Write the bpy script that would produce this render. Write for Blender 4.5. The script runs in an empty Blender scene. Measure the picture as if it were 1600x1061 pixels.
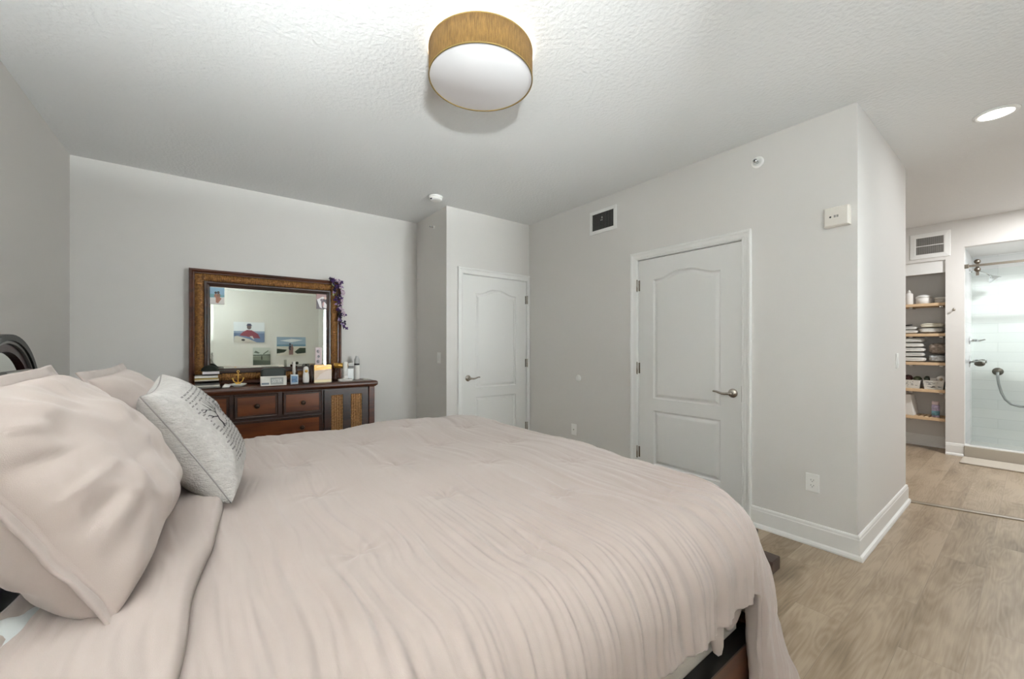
import bpy, bmesh, math, random
import numpy as np
from mathutils import Vector, Matrix
from mathutils.geometry import tessellate_polygon
random.seed(7)
SC = bpy.context.scene
COL = SC.collection
PI = math.pi

# ------------------------------------------------------------------ camera, sky, exposure
cam = bpy.data.cameras.new('camera')
camo = bpy.data.objects.new('camera', cam)
COL.objects.link(camo)
camo.location = (0, 0, 1.28)
camo.rotation_euler = (PI / 2, 0, math.radians(52.75))
cam.sensor_fit = 'HORIZONTAL'
cam.sensor_width = 36
cam.lens = 622 / 1600 * 36
cam.shift_y = 9.5 / 1600
cam.clip_start = 0.02
SC.camera = camo
SC.view_settings.view_transform = 'Standard'
SC.view_settings.look = 'None'
SC.view_settings.gamma = 1
SC.view_settings.use_curve_mapping = False
SC.view_settings.exposure = 1.88
W = bpy.data.worlds.new('sky')
SC.world = W
W.use_nodes = True
W.node_tree.nodes['Background'].inputs[0].default_value = (0.85, 0.93, 1.0, 1)
W.node_tree.nodes['Background'].inputs[1].default_value = 1.6


def area(name, loc, rot, sx, sy, power, col=(1, 1, 1), spread=PI):
    l = bpy.data.lights.new(name, 'AREA')
    l.shape = 'RECTANGLE'
    l.size, l.size_y = sx, sy
    l.energy = power
    l.color = col
    l.spread = spread
    o = bpy.data.objects.new(name, l)
    o.location = loc
    o.rotation_euler = rot
    COL.objects.link(o)
    return o


# daylight outside the side window, plus fill through two added unseen windows
def aim(p, q):
    return (Vector(q) - Vector(p)).to_track_quat('-Z', 'Y').to_euler()


area('daylight_side_window', (2.0, 2.75, 1.25), aim((2.0, 2.75, 1.25), (-4.4, .7, 2.1)), 1.5, 1.5, 8, (0.935, 0.955, 1.0), math.radians(52))
area('added_corner_daylight', (1.75, -.51, .95), aim((1.75, -.51, .95), (-3.6, .7, 2.9)), 0.8, 1.0, 620, (0.935, 0.955, 1.0), math.radians(84))  # fill through the added corner window, thrown up at the ceiling
area('added_rear_daylight', (0.6, -1.4, 1.1), aim((0.6, -1.4, 1.1), (-.9, 2.0, 2.9)), 1.2, 1.3, 32, (0.935, 0.955, 1.0), math.radians(120))  # fill through the added rear window, lifting the door wall

# ------------------------------------------------------------------ materials
def lin(h):
    if isinstance(h, str):
        h = h.lstrip('#')
        c = [int(h[i:i + 2], 16) / 255 for i in (0, 2, 4)]
    else:
        c = [x / 255 for x in h]
    return tuple((x / 12.92 if x <= .04045 else ((x + .055) / 1.055) ** 2.4) for x in c) + (1,)


MC = {}


def mat(name, col, rough=.5, metal=0, bump=0, bscale=200, var=0, vscale=6, emit=None, estr=0, spec=.5, sheen=0,
        trans=0, stretch=None, coat=0):
    if name in MC:
        return MC[name]
    m = bpy.data.materials.new(name)
    m.use_nodes = True
    nt = m.node_tree
    b = nt.nodes['Principled BSDF']
    c = lin(col)
    b.inputs['Base Color'].default_value = c
    b.inputs['Roughness'].default_value = rough
    b.inputs['Metallic'].default_value = metal
    b.inputs['Specular IOR Level'].default_value = spec
    b.inputs['Sheen Weight'].default_value = sheen
    b.inputs['Transmission Weight'].default_value = trans
    b.inputs['Coat Weight'].default_value = coat
    if emit:
        b.inputs['Emission Color'].default_value = lin(emit)
        b.inputs['Emission Strength'].default_value = estr
    tc = nt.nodes.new('ShaderNodeTexCoord')
    mp = nt.nodes.new('ShaderNodeMapping')
    nt.links.new(tc.outputs['Object'], mp.inputs[0])
    if stretch:
        mp.inputs['Scale'].default_value = stretch
    if var:
        n = nt.nodes.new('ShaderNodeTexNoise')
        n.inputs['Scale'].default_value = vscale
        n.inputs['Detail'].default_value = 6
        nt.links.new(mp.outputs[0], n.inputs['Vector'])
        r = nt.nodes.new('ShaderNodeValToRGB')
        r.color_ramp.elements[0].position = .3
        r.color_ramp.elements[1].position = .7
        r.color_ramp.elements[0].color = tuple(max(0, x * (1 - var)) for x in c[:3]) + (1,)
        r.color_ramp.elements[1].color = tuple(min(1, x * (1 + var)) for x in c[:3]) + (1,)
        nt.links.new(n.outputs['Fac'], r.inputs[0])
        nt.links.new(r.outputs[0], b.inputs['Base Color'])
    if bump:
        n = nt.nodes.new('ShaderNodeTexNoise')
        n.inputs['Scale'].default_value = bscale
        n.inputs['Detail'].default_value = 4
        nt.links.new(mp.outputs[0], n.inputs['Vector'])
        bp = nt.nodes.new('ShaderNodeBump')
        bp.inputs['Strength'].default_value = bump
        bp.inputs['Distance'].default_value = .01
        nt.links.new(n.outputs['Fac'], bp.inputs['Height'])
        nt.links.new(bp.outputs[0], b.inputs['Normal'])
    MC[name] = m
    return m


def wood(name, c1, c2, scale=18, rough=.35, axis='X', coat=.2):
    m = bpy.data.materials.new(name)
    m.use_nodes = True
    nt = m.node_tree
    b = nt.nodes['Principled BSDF']
    b.inputs['Roughness'].default_value = rough
    b.inputs['Coat Weight'].default_value = coat
    b.inputs['Coat Roughness'].default_value = .25
    tc = nt.nodes.new('ShaderNodeTexCoord')
    mp = nt.nodes.new('ShaderNodeMapping')
    s = {'X': (.12, 1, 1), 'Y': (1, .12, 1), 'Z': (1, 1, .12)}[axis]
    mp.inputs['Scale'].default_value = s
    nt.links.new(tc.outputs['Object'], mp.inputs[0])
    n = nt.nodes.new('ShaderNodeTexNoise')
    n.inputs['Scale'].default_value = scale
    n.inputs['Detail'].default_value = 8
    n.inputs['Distortion'].default_value = .6
    nt.links.new(mp.outputs[0], n.inputs['Vector'])
    r = nt.nodes.new('ShaderNodeValToRGB')
    r.color_ramp.elements[0].position = .32
    r.color_ramp.elements[1].position = .68
    r.color_ramp.elements[0].color = lin(c1)
    r.color_ramp.elements[1].color = lin(c2)
    nt.links.new(n.outputs['Fac'], r.inputs[0])
    nt.links.new(r.outputs[0], b.inputs['Base Color'])
    bp = nt.nodes.new('ShaderNodeBump')
    bp.inputs['Strength'].default_value = .08
    bp.inputs['Distance'].default_value = .004
    nt.links.new(n.outputs['Fac'], bp.inputs['Height'])
    nt.links.new(bp.outputs[0], b.inputs['Normal'])
    return m


def floor_mat():
    m = bpy.data.materials.new('oak_plank_floor')
    m.use_nodes = True
    nt = m.node_tree
    N, L = nt.nodes.new, nt.links.new
    b = nt.nodes['Principled BSDF']
    b.inputs['Roughness'].default_value = .38
    tc = N('ShaderNodeTexCoord')
    # planks run along Y: swap so that brick rows stack along X
    mp = N('ShaderNodeMapping')
    mp.inputs['Rotation'].default_value = (0, 0, PI / 2)
    L(tc.outputs['Object'], mp.inputs[0])
    br = N('ShaderNodeTexBrick')
    br.inputs['Scale'].default_value = 1
    br.inputs['Brick Width'].default_value = 1.22
    br.inputs['Row Height'].default_value = .185
    br.inputs['Mortar Size'].default_value = .0014
    br.inputs['Mortar Smooth'].default_value = .3
    br.offset = .37
    br.offset_frequency = 2
    br.inputs['Color1'].default_value = (0, 0, 0, 1)
    br.inputs['Color2'].default_value = (1, 1, 1, 1)
    br.inputs['Mortar'].default_value = (.5, .5, .5, 1)
    L(mp.outputs[0], br.inputs['Vector'])
    # per plank offset of the grain
    sep = N('ShaderNodeSeparateColor')
    L(br.outputs['Color'], sep.inputs[0])
    cmb = N('ShaderNodeCombineXYZ')
    mul = N('ShaderNodeMath'); mul.operation = 'MULTIPLY'; mul.inputs[1].default_value = 17.3
    L(sep.outputs[0], mul.inputs[0])
    L(mul.outputs[0], cmb.inputs[0]); L(mul.outputs[0], cmb.inputs[2])
    add = N('ShaderNodeVectorMath'); add.operation = 'ADD'
    L(mp.outputs[0], add.inputs[0]); L(cmb.outputs[0], add.inputs[1])
    st = N('ShaderNodeMapping')
    st.inputs['Scale'].default_value = (.75, 5.5, 1)
    L(add.outputs[0], st.inputs[0])
    n1 = N('ShaderNodeTexNoise')
    n1.inputs['Scale'].default_value = 1.5; n1.inputs['Detail'].default_value = 2; n1.inputs['Distortion'].default_value = .3
    L(st.outputs[0], n1.inputs['Vector'])
    # contour lines of the soft noise = cathedral grain
    m1 = N('ShaderNodeMath'); m1.operation = 'MULTIPLY'; m1.inputs[1].default_value = 95
    L(n1.outputs['Fac'], m1.inputs[0])
    sn = N('ShaderNodeMath'); sn.operation = 'SINE'
    L(m1.outputs[0], sn.inputs[0])
    st2 = N('ShaderNodeMapping')
    st2.inputs['Scale'].default_value = (2.2, 60, 1)
    L(add.outputs[0], st2.inputs[0])
    n2 = N('ShaderNodeTexNoise'); n2.inputs['Scale'].default_value = 2.4; n2.inputs['Detail'].default_value = 5
    L(st2.outputs[0], n2.inputs['Vector'])
    st3 = N('ShaderNodeMapping')
    st3.inputs['Scale'].default_value = (1.2, 5, 1)
    L(add.outputs[0], st3.inputs[0])
    n3 = N('ShaderNodeTexNoise'); n3.inputs['Scale'].default_value = 1.6; n3.inputs['Detail'].default_value = 4
    L(st3.outputs[0], n3.inputs['Vector'])
    # sum
    a1 = N('ShaderNodeMath'); a1.operation = 'MULTIPLY_ADD'; a1.inputs[1].default_value = .06
    L(sn.outputs[0], a1.inputs[0]); L(n3.outputs['Fac'], a1.inputs[2])
    a2 = N('ShaderNodeMath'); a2.operation = 'MULTIPLY_ADD'; a2.inputs[1].default_value = .42
    L(n2.outputs['Fac'], a2.inputs[0]); L(a1.outputs[0], a2.inputs[2])
    a3 = N('ShaderNodeMath'); a3.operation = 'MULTIPLY_ADD'; a3.inputs[1].default_value = .22
    L(sep.outputs[0], a3.inputs[0]); L(a2.outputs[0], a3.inputs[2])
    r = N('ShaderNodeValToRGB')
    e = r.color_ramp.elements
    e[0].position = .44; e[0].color = lin('#786752')
    e[1].position = 1.0; e[1].color = lin('#b09d86')
    k = e.new(.70); k.color = lin('#98846c')
    L(a3.outputs[0], r.inputs[0])
    mx = N('ShaderNodeMix'); mx.data_type = 'RGBA'
    mx.inputs['B'].default_value = lin('#8d7c6a')
    fm = N('ShaderNodeMath'); fm.operation = 'MULTIPLY'; fm.inputs[1].default_value = .7
    L(br.outputs['Fac'], fm.inputs[0])
    L(fm.outputs[0], mx.inputs['Factor']); L(r.outputs[0], mx.inputs['A'])
    L(mx.outputs['Result'], b.inputs['Base Color'])
    bp = N('ShaderNodeBump'); bp.inputs['Strength'].default_value = .12; bp.inputs['Distance'].default_value = .003
    L(a2.outputs[0], bp.inputs['Height']); L(bp.outputs[0], b.inputs['Normal'])
    return m


def weave_mat(name, c1, c2, axis='YZ', scale=1.0):
    """banana leaf weave: chevron cords"""
    m = bpy.data.materials.new(name)
    m.use_nodes = True
    nt = m.node_tree
    N, L = nt.nodes.new, nt.links.new
    b = nt.nodes['Principled BSDF']
    b.inputs['Roughness'].default_value = .5
    tc = N('ShaderNodeTexCoord')
    mp = N('ShaderNodeMapping')
    mp.inputs['Rotation'].default_value = {'YZ': (0, PI / 2, 0), 'Z': (PI / 2, 0, PI / 2)}.get(axis, (0, 0, 0))
    L(tc.outputs['Object'], mp.inputs[0])
    br = N('ShaderNodeTexBrick')
    br.inputs['Scale'].default_value = scale
    br.inputs['Brick Width'].default_value = .022
    br.inputs['Row Height'].default_value = .011
    br.inputs['Mortar Size'].default_value = .0018
    br.inputs['Mortar Smooth'].default_value = 1
    br.inputs['Color1'].default_value = lin(c1)
    br.inputs['Color2'].default_value = lin(c2)
    br.inputs['Mortar'].default_value = lin('#24140b')
    L(mp.outputs[0], br.inputs['Vector'])
    L(br.outputs['Color'], b.inputs['Base Color'])
    bp = N('ShaderNodeBump'); bp.inputs['Strength'].default_value = .8; bp.inputs['Distance'].default_value = .004
    inv = N('ShaderNodeMath'); inv.operation = 'SUBTRACT'; inv.inputs[0].default_value = 1
    L(br.outputs['Fac'], inv.inputs[1]); L(inv.outputs[0], bp.inputs['Height']); L(bp.outputs[0], b.inputs['Normal'])
    return m


def tile_mat():
    m = bpy.data.materials.new('white_wall_tile')
    m.use_nodes = True
    nt = m.node_tree
    N, L = nt.nodes.new, nt.links.new
    b = nt.nodes['Principled BSDF']
    b.inputs['Roughness'].default_value = .2
    tc = N('ShaderNodeTexCoord')
    sp = N('ShaderNodeSeparateXYZ'); L(tc.outputs['Object'], sp.inputs[0])
    ad = N('ShaderNodeMath'); ad.operation = 'ADD'
    L(sp.outputs[0], ad.inputs[0]); L(sp.outputs[1], ad.inputs[1])
    cb = N('ShaderNodeCombineXYZ'); L(ad.outputs[0], cb.inputs[0]); L(sp.outputs[2], cb.inputs[1])
    br = N('ShaderNodeTexBrick')
    br.inputs['Scale'].default_value = 1
    br.inputs['Brick Width'].default_value = .6
    br.inputs['Row Height'].default_value = .12
    br.inputs['Mortar Size'].default_value = .002
    br.inputs['Color1'].default_value = lin('#f3f4f3')
    br.inputs['Color2'].default_value = lin('#eceeee')
    br.inputs['Mortar'].default_value = lin('#dcdfde')
    L(cb.outputs[0], br.inputs['Vector'])
    L(br.outputs['Color'], b.inputs['Base Color'])
    return m


M = dict(
    wall=mat('warm_grey_wall_paint', '#dbd7d2', .75, bump=.06, bscale=160),
    ceil=mat('white_textured_ceiling_paint', '#e7e6e4', .85, bump=.5, bscale=44),
    white=mat('white_trim_paint', '#e9e7e3', .35),
    doorw=mat('white_door_paint', '#e3e1dd', .42),
    plastic=mat('white_plastic', '#f2f0ec', .35),
    cream=mat('cream_plastic', '#e0d9cf', .45),
    dark=mat('dark_void', '#1c1b1a', .6),
    black=mat('black_satin', '#121110', .4),
    nickel=mat('brushed_nickel', '#b9b2a8', .22, 1),
    chrome=mat('polished_chrome', '#d9dadb', .12, 1),
    bronze=mat('satin_bronze_rail', '#8a8175', .35, 1),
    gold=mat('polished_gold', '#e2b45c', .28, 1),
    cherry=wood('dark_cherry_wood', '#38190b', '#5c2d14', 16, .32, 'Y'),
    cherryd=wood('espresso_edged_wood', '#24120a', '#3d2112', 16, .35, 'Y'),
    drawer=wood('cherry_drawer_wood', '#4a2410', '#7a421d', 14, .3, 'Y'),
    brown=wood('brown_bed_wood', '#3b1f12', '#5e3621', 12, .35, 'Y'),
    step=wood('dark_brown_bench_wood', '#35241d', '#513a30', 12, .4, 'X'),
    pale=wood('pale_pine_shelf', '#c9a67e', '#dcbd98', 10, .5, 'X', 0),
    floor=floor_mat(),
    tile=tile_mat(),
    weaveT=weave_mat('woven_banana_leaf', '#a8743a', '#6e4420', 'YZ'),
    weaveD=weave_mat('woven_rattan_panel', '#b98a58', '#8a5f35', 'YZ'),
    mirror=mat('silvered_mirror', '#e4eae3', .015, 1),
    duvet=mat('blush_cotton_duvet', '#b2a49c', .85, bump=.12, bscale=700, sheen=.25),
    sham=mat('blush_cotton_sham', '#b5a79f', .85, bump=.1, bscale=700, sheen=.25),
    sheet=mat('pale_blue_white_sheet', '#d5d9d8', .85),
    linen=mat('heather_grey_linen', '#c1bdb9', .9, bump=.5, bscale=260, var=.10, vscale=90, stretch=(1, .35, 1)),
    ink=mat('faded_grey_ink', '#8b8684', .9),
    inkd=mat('dark_grey_ink', '#3c393b', .9),
    boxs=mat('off_white_box_spring', '#d6cdc0', .9, bump=.4, bscale=300),
    burlap=mat('tan_burlap_shade', '#73572c', .9, bump=.9, bscale=140, var=.35, vscale=60, stretch=(3, 3, .4),
               emit='#a97a35', estr=.05),
    diff=mat('lit_white_diffuser', '#a8a8a8', .5, emit='#f6f2ee', estr=.085),
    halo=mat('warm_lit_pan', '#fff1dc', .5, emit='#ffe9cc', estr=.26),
    led=mat('lit_recessed_lens', '#ffffff', .5, emit='#fffaf2', estr=1.3),
    paper=mat('white_paper', '#e9e5df', .7),
    rug=mat('beige_bath_mat', '#d3c9ba', .95, bump=.8, bscale=160),
    strip=mat('oak_transition_strip', '#8f806a', .45),
    curb=mat('greige_curb_tile', '#b3aa9b', .4),
)


def glass_mat():
    m = bpy.data.materials.new('clear_glass')
    m.use_nodes = True
    nt = m.node_tree
    nt.nodes.remove(nt.nodes['Principled BSDF'])
    out = nt.nodes['Material Output']
    t = nt.nodes.new('ShaderNodeBsdfTransparent'); t.inputs[0].default_value = (.955, .98, .968, 1)
    g = nt.nodes.new('ShaderNodeBsdfGlossy'); g.inputs['Roughness'].default_value = .02
    mx = nt.nodes.new('ShaderNodeMixShader')
    f = nt.nodes.new('ShaderNodeFresnel'); f.inputs['IOR'].default_value = 1.35
    nt.links.new(f.outputs[0], mx.inputs[0])
    nt.links.new(t.outputs[0], mx.inputs[1]); nt.links.new(g.outputs[0], mx.inputs[2])
    nt.links.new(mx.outputs[0], out.inputs[0])
    return m


M['glass'] = glass_mat()

# ------------------------------------------------------------------ mesh helpers
BASE = {}


class MB:
    def __init__(s):
        s.v = []; s.f = []; s.sm = []; s.mi = []

    def add(s, v, f, smooth=False, mi=0):
        o = len(s.v)
        s.v += [tuple(p) for p in v]
        for q in f:
            s.f.append(tuple(i + o for i in q)); s.sm.append(smooth); s.mi.append(mi)
        return s

    def box(s, a, b, mi=0, T=None):
        x0, y0, z0 = [min(p, q) for p, q in zip(a, b)]
        x1, y1, z1 = [max(p, q) for p, q in zip(a, b)]
        v = [(x0, y0, z0), (x1, y0, z0), (x1, y1, z0), (x0, y1, z0), (x0, y0, z1), (x1, y0, z1), (x1, y1, z1), (x0, y1, z1)]
        if T: v = [T(*p) for p in v]
        return s.add(v, [(0, 3, 2, 1), (4, 5, 6, 7), (0, 1, 5, 4), (1, 2, 6, 5), (2, 3, 7, 6), (3, 0, 4, 7)], False, mi)

    def tube(s, pts, r, n=10, mi=0, closed=False, caps=True, flat=1.0):
        pts = [Vector(p) for p in pts]
        k = len(pts)
        rs = r if isinstance(r, (list, tuple)) else [r] * k
        v = []; f = []
        up = None
        for i, p in enumerate(pts):
            if closed: d = pts[(i + 1) % k] - pts[i - 1]
            else: d = pts[min(i + 1, k - 1)] - pts[max(i - 1, 0)]
            d.normalize()
            if up is None:
                up = Vector((0, 0, 1)) if abs(d.z) < .9 else Vector((1, 0, 0))
            a = d.cross(up).normalized(); b = a.cross(d).normalized(); up = b
            for j in range(n):
                t = 2 * PI * j / n
                v.append(p + a * (rs[i] * math.cos(t)) + b * (rs[i] * flat * math.sin(t)))
        m = k if closed else k - 1
        for i in range(m):
            for j in range(n):
                a0 = i * n + j; a1 = i * n + (j + 1) % n
                b0 = ((i + 1) % k) * n + j; b1 = ((i + 1) % k) * n + (j + 1) % n
                f.append((a0, a1, b1, b0))
        if not closed and caps:
            f.append(tuple(reversed(range(n)))); f.append(tuple((k - 1) * n + j for j in range(n)))
        return s.add(v, f, True, mi)

    def lathe(s, prof, n=32, T=None, mi=0, smooth=True):
        """prof: (radius, height) list, axis z, T maps local to target"""
        v = []; f = []
        k = len(prof)
        for r, h in prof:
            for j in range(n):
                t = 2 * PI * j / n
                p = (r * math.cos(t), r * math.sin(t), h)
                v.append(T(*p) if T else p)
        for i in range(k - 1):
            for j in range(n):
                f.append((i * n + j, i * n + (j + 1) % n, (i + 1) * n + (j + 1) % n, (i + 1) * n + j))
        ring = prof[0] == prof[-1]
        if prof[0][0] > 1e-5 and not ring: f.append(tuple(reversed(range(n))))
        if prof[-1][0] > 1e-5 and not ring: f.append(tuple((k - 1) * n + j for j in range(n)))
        return s.add(v, f, smooth, mi)

    def grid(s, P, smooth=True, mi=0, flip=False, wrapv=False):
        n, m = P.shape[:2]
        v = P.reshape(-1, 3).tolist()
        f = []
        mm = m if wrapv else m - 1
        for i in range(n - 1):
            for j in range(mm):
                q = (i * m + j, (i + 1) * m + j, (i + 1) * m + (j + 1) % m, i * m + (j + 1) % m)
                f.append(q[::-1] if flip else q)
        return s.add(v, f, smooth, mi)

    def super(s, c, r, e1=.4, e2=.4, n=24, m=16, noise=0, seed=0, mi=0, T=None):
        """super-ellipsoid: rounded soft box"""
        def sg(x, e): return math.copysign(abs(x) ** e, x)
        rnd = Noise(seed)
        v = []; f = []
        for i in range(m + 1):
            p = -PI / 2 + PI * i / m
            for j in range(n):
                t = 2 * PI * j / n
                q = Vector((r[0] * sg(math.cos(p), e1) * sg(math.cos(t), e2), r[1] * sg(math.cos(p), e1) * sg(math.sin(t), e2), r[2] * sg(math.sin(p), e1)))
                if noise:
                    d = noise * (float(rnd(q.x * 22 + 3, q.z * 40 + q.y * 22)) - .5) * 2
                    q = q + q.normalized() * d
                q = Vector(c) + q
                v.append(T(*q) if T else q)
        for i in range(m):
            for j in range(n):
                f.append((i * n + j, i * n + (j + 1) % n, (i + 1) * n + (j + 1) % n, (i + 1) * n + j))
        return s.add(v, f, True, mi)

    def prism(s, outline, T, h0, h1, mi=0, smooth=False):
        """outline in (u,v); T(u,v,n) to world"""
        k = len(outline)
        v = [T(u, w, h0) for u, w in outline] + [T(u, w, h1) for u, w in outline]
        f = [tuple(reversed(range(k))), tuple(range(k, 2 * k))]
        s.add(v, f, False, mi)
        return s.add(v, [(i, (i + 1) % k, k + (i + 1) % k, k + i) for i in range(k)], smooth, mi)

    def build(s, name, mats, parent=None, loc=None, bevel=0, seg=2, label=None, cat=None, group=None, kind=None, merge=True, recalc=True):
        me = bpy.data.meshes.new(name)
        base = Vector(loc) if loc is not None else (BASE[parent.name] if parent else None)
        if base is None:
            a = np.array(s.v)
            base = Vector(((a[:, 0].min() + a[:, 0].max()) / 2, (a[:, 1].min() + a[:, 1].max()) / 2, a[:, 2].min()))
        me.from_pydata([tuple(Vector(p) - base) for p in s.v], [], s.f)
        me.polygons.foreach_set('use_smooth', s.sm)
        me.polygons.foreach_set('material_index', s.mi)
        for m in (mats if isinstance(mats, (list, tuple)) else [mats]): me.materials.append(m)
        if merge or recalc:
            bm = bmesh.new(); bm.from_mesh(me)
            if merge: bmesh.ops.remove_doubles(bm, verts=bm.verts, dist=1e-6)
            if recalc: bmesh.ops.recalc_face_normals(bm, faces=bm.faces)
            bm.to_mesh(me); bm.free()
        me.update()
        o = bpy.data.objects.new(name, me)
        COL.objects.link(o)
        if parent:
            o.parent = parent
        else:
            o.location = base
        BASE[o.name] = base
        if bevel:
            b = o.modifiers.new('bevel', 'BEVEL'); b.width = bevel; b.segments = seg; b.limit_method = 'ANGLE'; b.angle_limit = math.radians(35)
            b.harden_normals = False
        tag(o, label, cat, group, kind)
        return o


def tag(o, label=None, cat=None, group=None, kind=None):
    if label: o['label'] = label
    if cat: o['category'] = cat
    if group: o['group'] = group
    if kind: o['kind'] = kind
    return o


def thing(name, loc, label, cat, group=None):
    o = bpy.data.objects.new(name, None)
    o.empty_display_size = .05
    o.location = loc
    COL.objects.link(o)
    BASE[o.name] = Vector(loc)
    return tag(o, label, cat, group)


def dup(root, loc, label, group=None):
    r = root.copy(); COL.objects.link(r); r.location = loc
    r['label'] = label
    if group: r['group'] = group
    for ch in list(root.children):
        c = ch.copy(); COL.objects.link(c); c.parent = r
        for g in ch.children:
            d = g.copy(); COL.objects.link(d); d.parent = c
    return r


class Noise:
    def __init__(s, seed):
        s.a = np.random.RandomState(seed).rand(128, 128)

    def __call__(s, x, y):
        x = np.asarray(x, float); y = np.asarray(y, float)
        xi = np.floor(x).astype(int); yi = np.floor(y).astype(int)
        fx = x - xi; fy = y - yi
        fx = fx * fx * fx * (fx * (fx * 6 - 15) + 10); fy = fy * fy * fy * (fy * (fy * 6 - 15) + 10)
        a = s.a
        x0, x1, y0, y1 = xi % 128, (xi + 1) % 128, yi % 128, (yi + 1) % 128
        return (a[x0, y0] * (1 - fx) + a[x1, y0] * fx) * (1 - fy) + (a[x0, y1] * (1 - fx) + a[x1, y1] * fx) * fy


def sstep(a, b, x):
    t = np.clip((x - a) / (b - a), 0, 1)
    return t * t * (3 - 2 * t)


def text_mesh(txt, size, T, mi=0, depth=.0005):
    c = bpy.data.curves.new('t', 'FONT'); c.body = txt; c.size = size; c.extrude = depth; c.align_x = 'CENTER'; c.resolution_u = 3
    o = bpy.data.objects.new('t', c); COL.objects.link(o)
    dg = bpy.context.evaluated_depsgraph_get()
    me = bpy.data.meshes.new_from_object(o.evaluated_get(dg))
    v = [T(*p.co) for p in me.vertices]; f = [tuple(p.vertices) for p in me.polygons]
    bpy.data.objects.remove(o); bpy.data.curves.remove(c); bpy.data.meshes.remove(me)
    return v, f


def TA(u, v, n): return (u, 3.09 - n, v)          # on the right wall (faces -Y)
def TB(u, v, n): return (-3.72 + n, u, v)         # on the far door wall (faces +X)
def TM(u, v, n): return (-4.47 + n, u, v)         # on the back wall
def TJ(u, v, n): return (u, 1.97 - n, v)          # on the jut (faces -Y)
def TR_(u, v, n): return (-.645 + n, u, v)        # return wall (faces +X)
def TBA(u, v, n): return (u, 6.93 - n, v)         # bathroom wall (faces -Y)
def TX(u, v, n): return (1.3 - n, -u, v)          # wall behind the camera (faces -X)
def TL(u, v, n): return (-u, -.85 + n, v)         # headboard wall (faces +Y)


H = 2.74
# ------------------------------------------------------------------ room shell
MB().box((-5, -1.2, -.12), (1.7, 8.3, 0)).build('floor', M['floor'], kind='structure')
cb = MB().box((-5, -1.2, H), (1.7, 6.93, H + .12))
cb.build('ceiling', M['ceil'], kind='structure')


def wall(name, T, u0, u1, openings=(), th=.14, v1=H, m='wall', v0=0):
    """wall slab with rectangular openings, front face at n=0"""
    b = MB()
    us = sorted(set([u0, u1] + [x for o in openings for x in o[:2]]))
    for a, c in zip(us, us[1:]):
        op = [o for o in openings if o[0] <= a + 1e-6 and o[1] >= c - 1e-6]
        if not op:
            b.box((a, v0, -th), (c, v1, 0), T=T)
        else:
            o = op[0]
            if o[2] > 0: b.box((a, v0, -th), (c, o[2], 0), T=T)
            if o[3] < v1: b.box((a, o[3], -th), (c, v1, 0), T=T)
    return b.build(name, M[m], kind='structure', merge=False)


D1 = (-2.178, -1.301, 2.045)
D2 = (2.172, 3.050, 2.05)
wall('wall_back', TM, -.85, 1.97)
wall('wall_left', TL, -1.3, 4.47, [(-1.2, -.1, 1.3, 2.35)])
MB().box((-4.61, 1.97, 0), (-3.86, 2.11, H)).build('wall_alcove', M['wall'], kind='structure')
wall('wall_closet', TB, 1.97, 3.09, [(D2[0] - .022, D2[1] + .022, 0, D2[2] + .022)])
wall('wall_right', TA, -3.86, -.785, [(D1[0] - .022, D1[1] + .022, 0, D1[2] + .022)])
MB().box((-.785, 3.09, 0), (-.645, 4.55, H)).build('wall_return', M['wall'], kind='structure')
MB().box((-2.4, 4.41, 0), (-.785, 4.55, H)).build('wall_passage', M['wall'], kind='structure')
MB().box((-2.4, 4.55, 0), (-2.26, 6.93, H)).build('wall_bath_side', M['wall'], kind='structure')
wall('wall_bathroom', TBA, -2.4, 1.3, [(-1.4, -.645, 0, 2.298), (-.497, 1.1, 0, 2.42)], th=.10)
wall('wall_window', TX, -8.0, .85, [(-3.35, -2.1, .75, 2.2), (.25, .775, 1.45, 2.35)])
# linen closet shell
cl = MB()
cl.box((-1.5, 7.30, 0), (-.545, 7.4, 2.6)); cl.box((-1.5, 7.03, 0), (-1.4, 7.3, 2.6)); cl.box((-.645, 7.03, 0), (-.5, 7.3, 2.6)); cl.box((-1.4, 7.03, 2.36), (-.645, 7.3, 2.5))
cl.build('wall_linen_closet', M['wall'], kind='structure', merge=False)
MB().box((-1.4, 6.95, 2.152), (-.645, 6.99, 2.32)).build('trim_1', M['white'], kind='structure')
# shower alcove shell
sh = MB()
sh.box((-.55, 7.85, 0), (1.3, 7.95, 2.6)); sh.box((-.545, 7.30, 0), (-.497, 7.85, 2.6)); sh.box((-.499, 7.03, 0), (-.497, 7.3, 2.6))
sh.box((1.1, 7.03, 0), (1.2, 7.85, 2.6))
sh.build('wall_shower', M['tile'], kind='structure', merge=False)
MB().box((-.55, 7.03, 2.42), (1.3, 7.9, 2.5)).build('ceiling_shower', M['white'], kind='structure')
MB().box((-.497, 7.05, 0), (1.1, 7.85, .05)).build('floor_shower', M['white'], kind='structure')
cbm = MB().box((-.497, 6.90, 0), (1.1, 7.05, .125))
cbm.build('trim_2', [M['curb']], kind='structure', bevel=.004)
MB().box((-.497, 6.905, .125), (1.1, 7.045, .137)).build('trim_3', M['white'], kind='structure', bevel=.003)
# floor transition strip at the bathroom entry
st = MB()
a0 = Vector((-.632, 4.57)); a1 = Vector((.35, 4.86)); dd = (a1 - a0).normalized(); nn = Vector((-dd.y, dd.x))
prof = [(-.03, 0), (-.026, .008), (-.012, .014), (.012, .014), (.026, .008), (.03, 0)]
P = np.array([[tuple(a + nn * o) + (z,) for o, z in prof] for a in (a0, a1)])
st.grid(P, smooth=False); st.build('trim_4', M['strip'], kind='structure')


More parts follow.
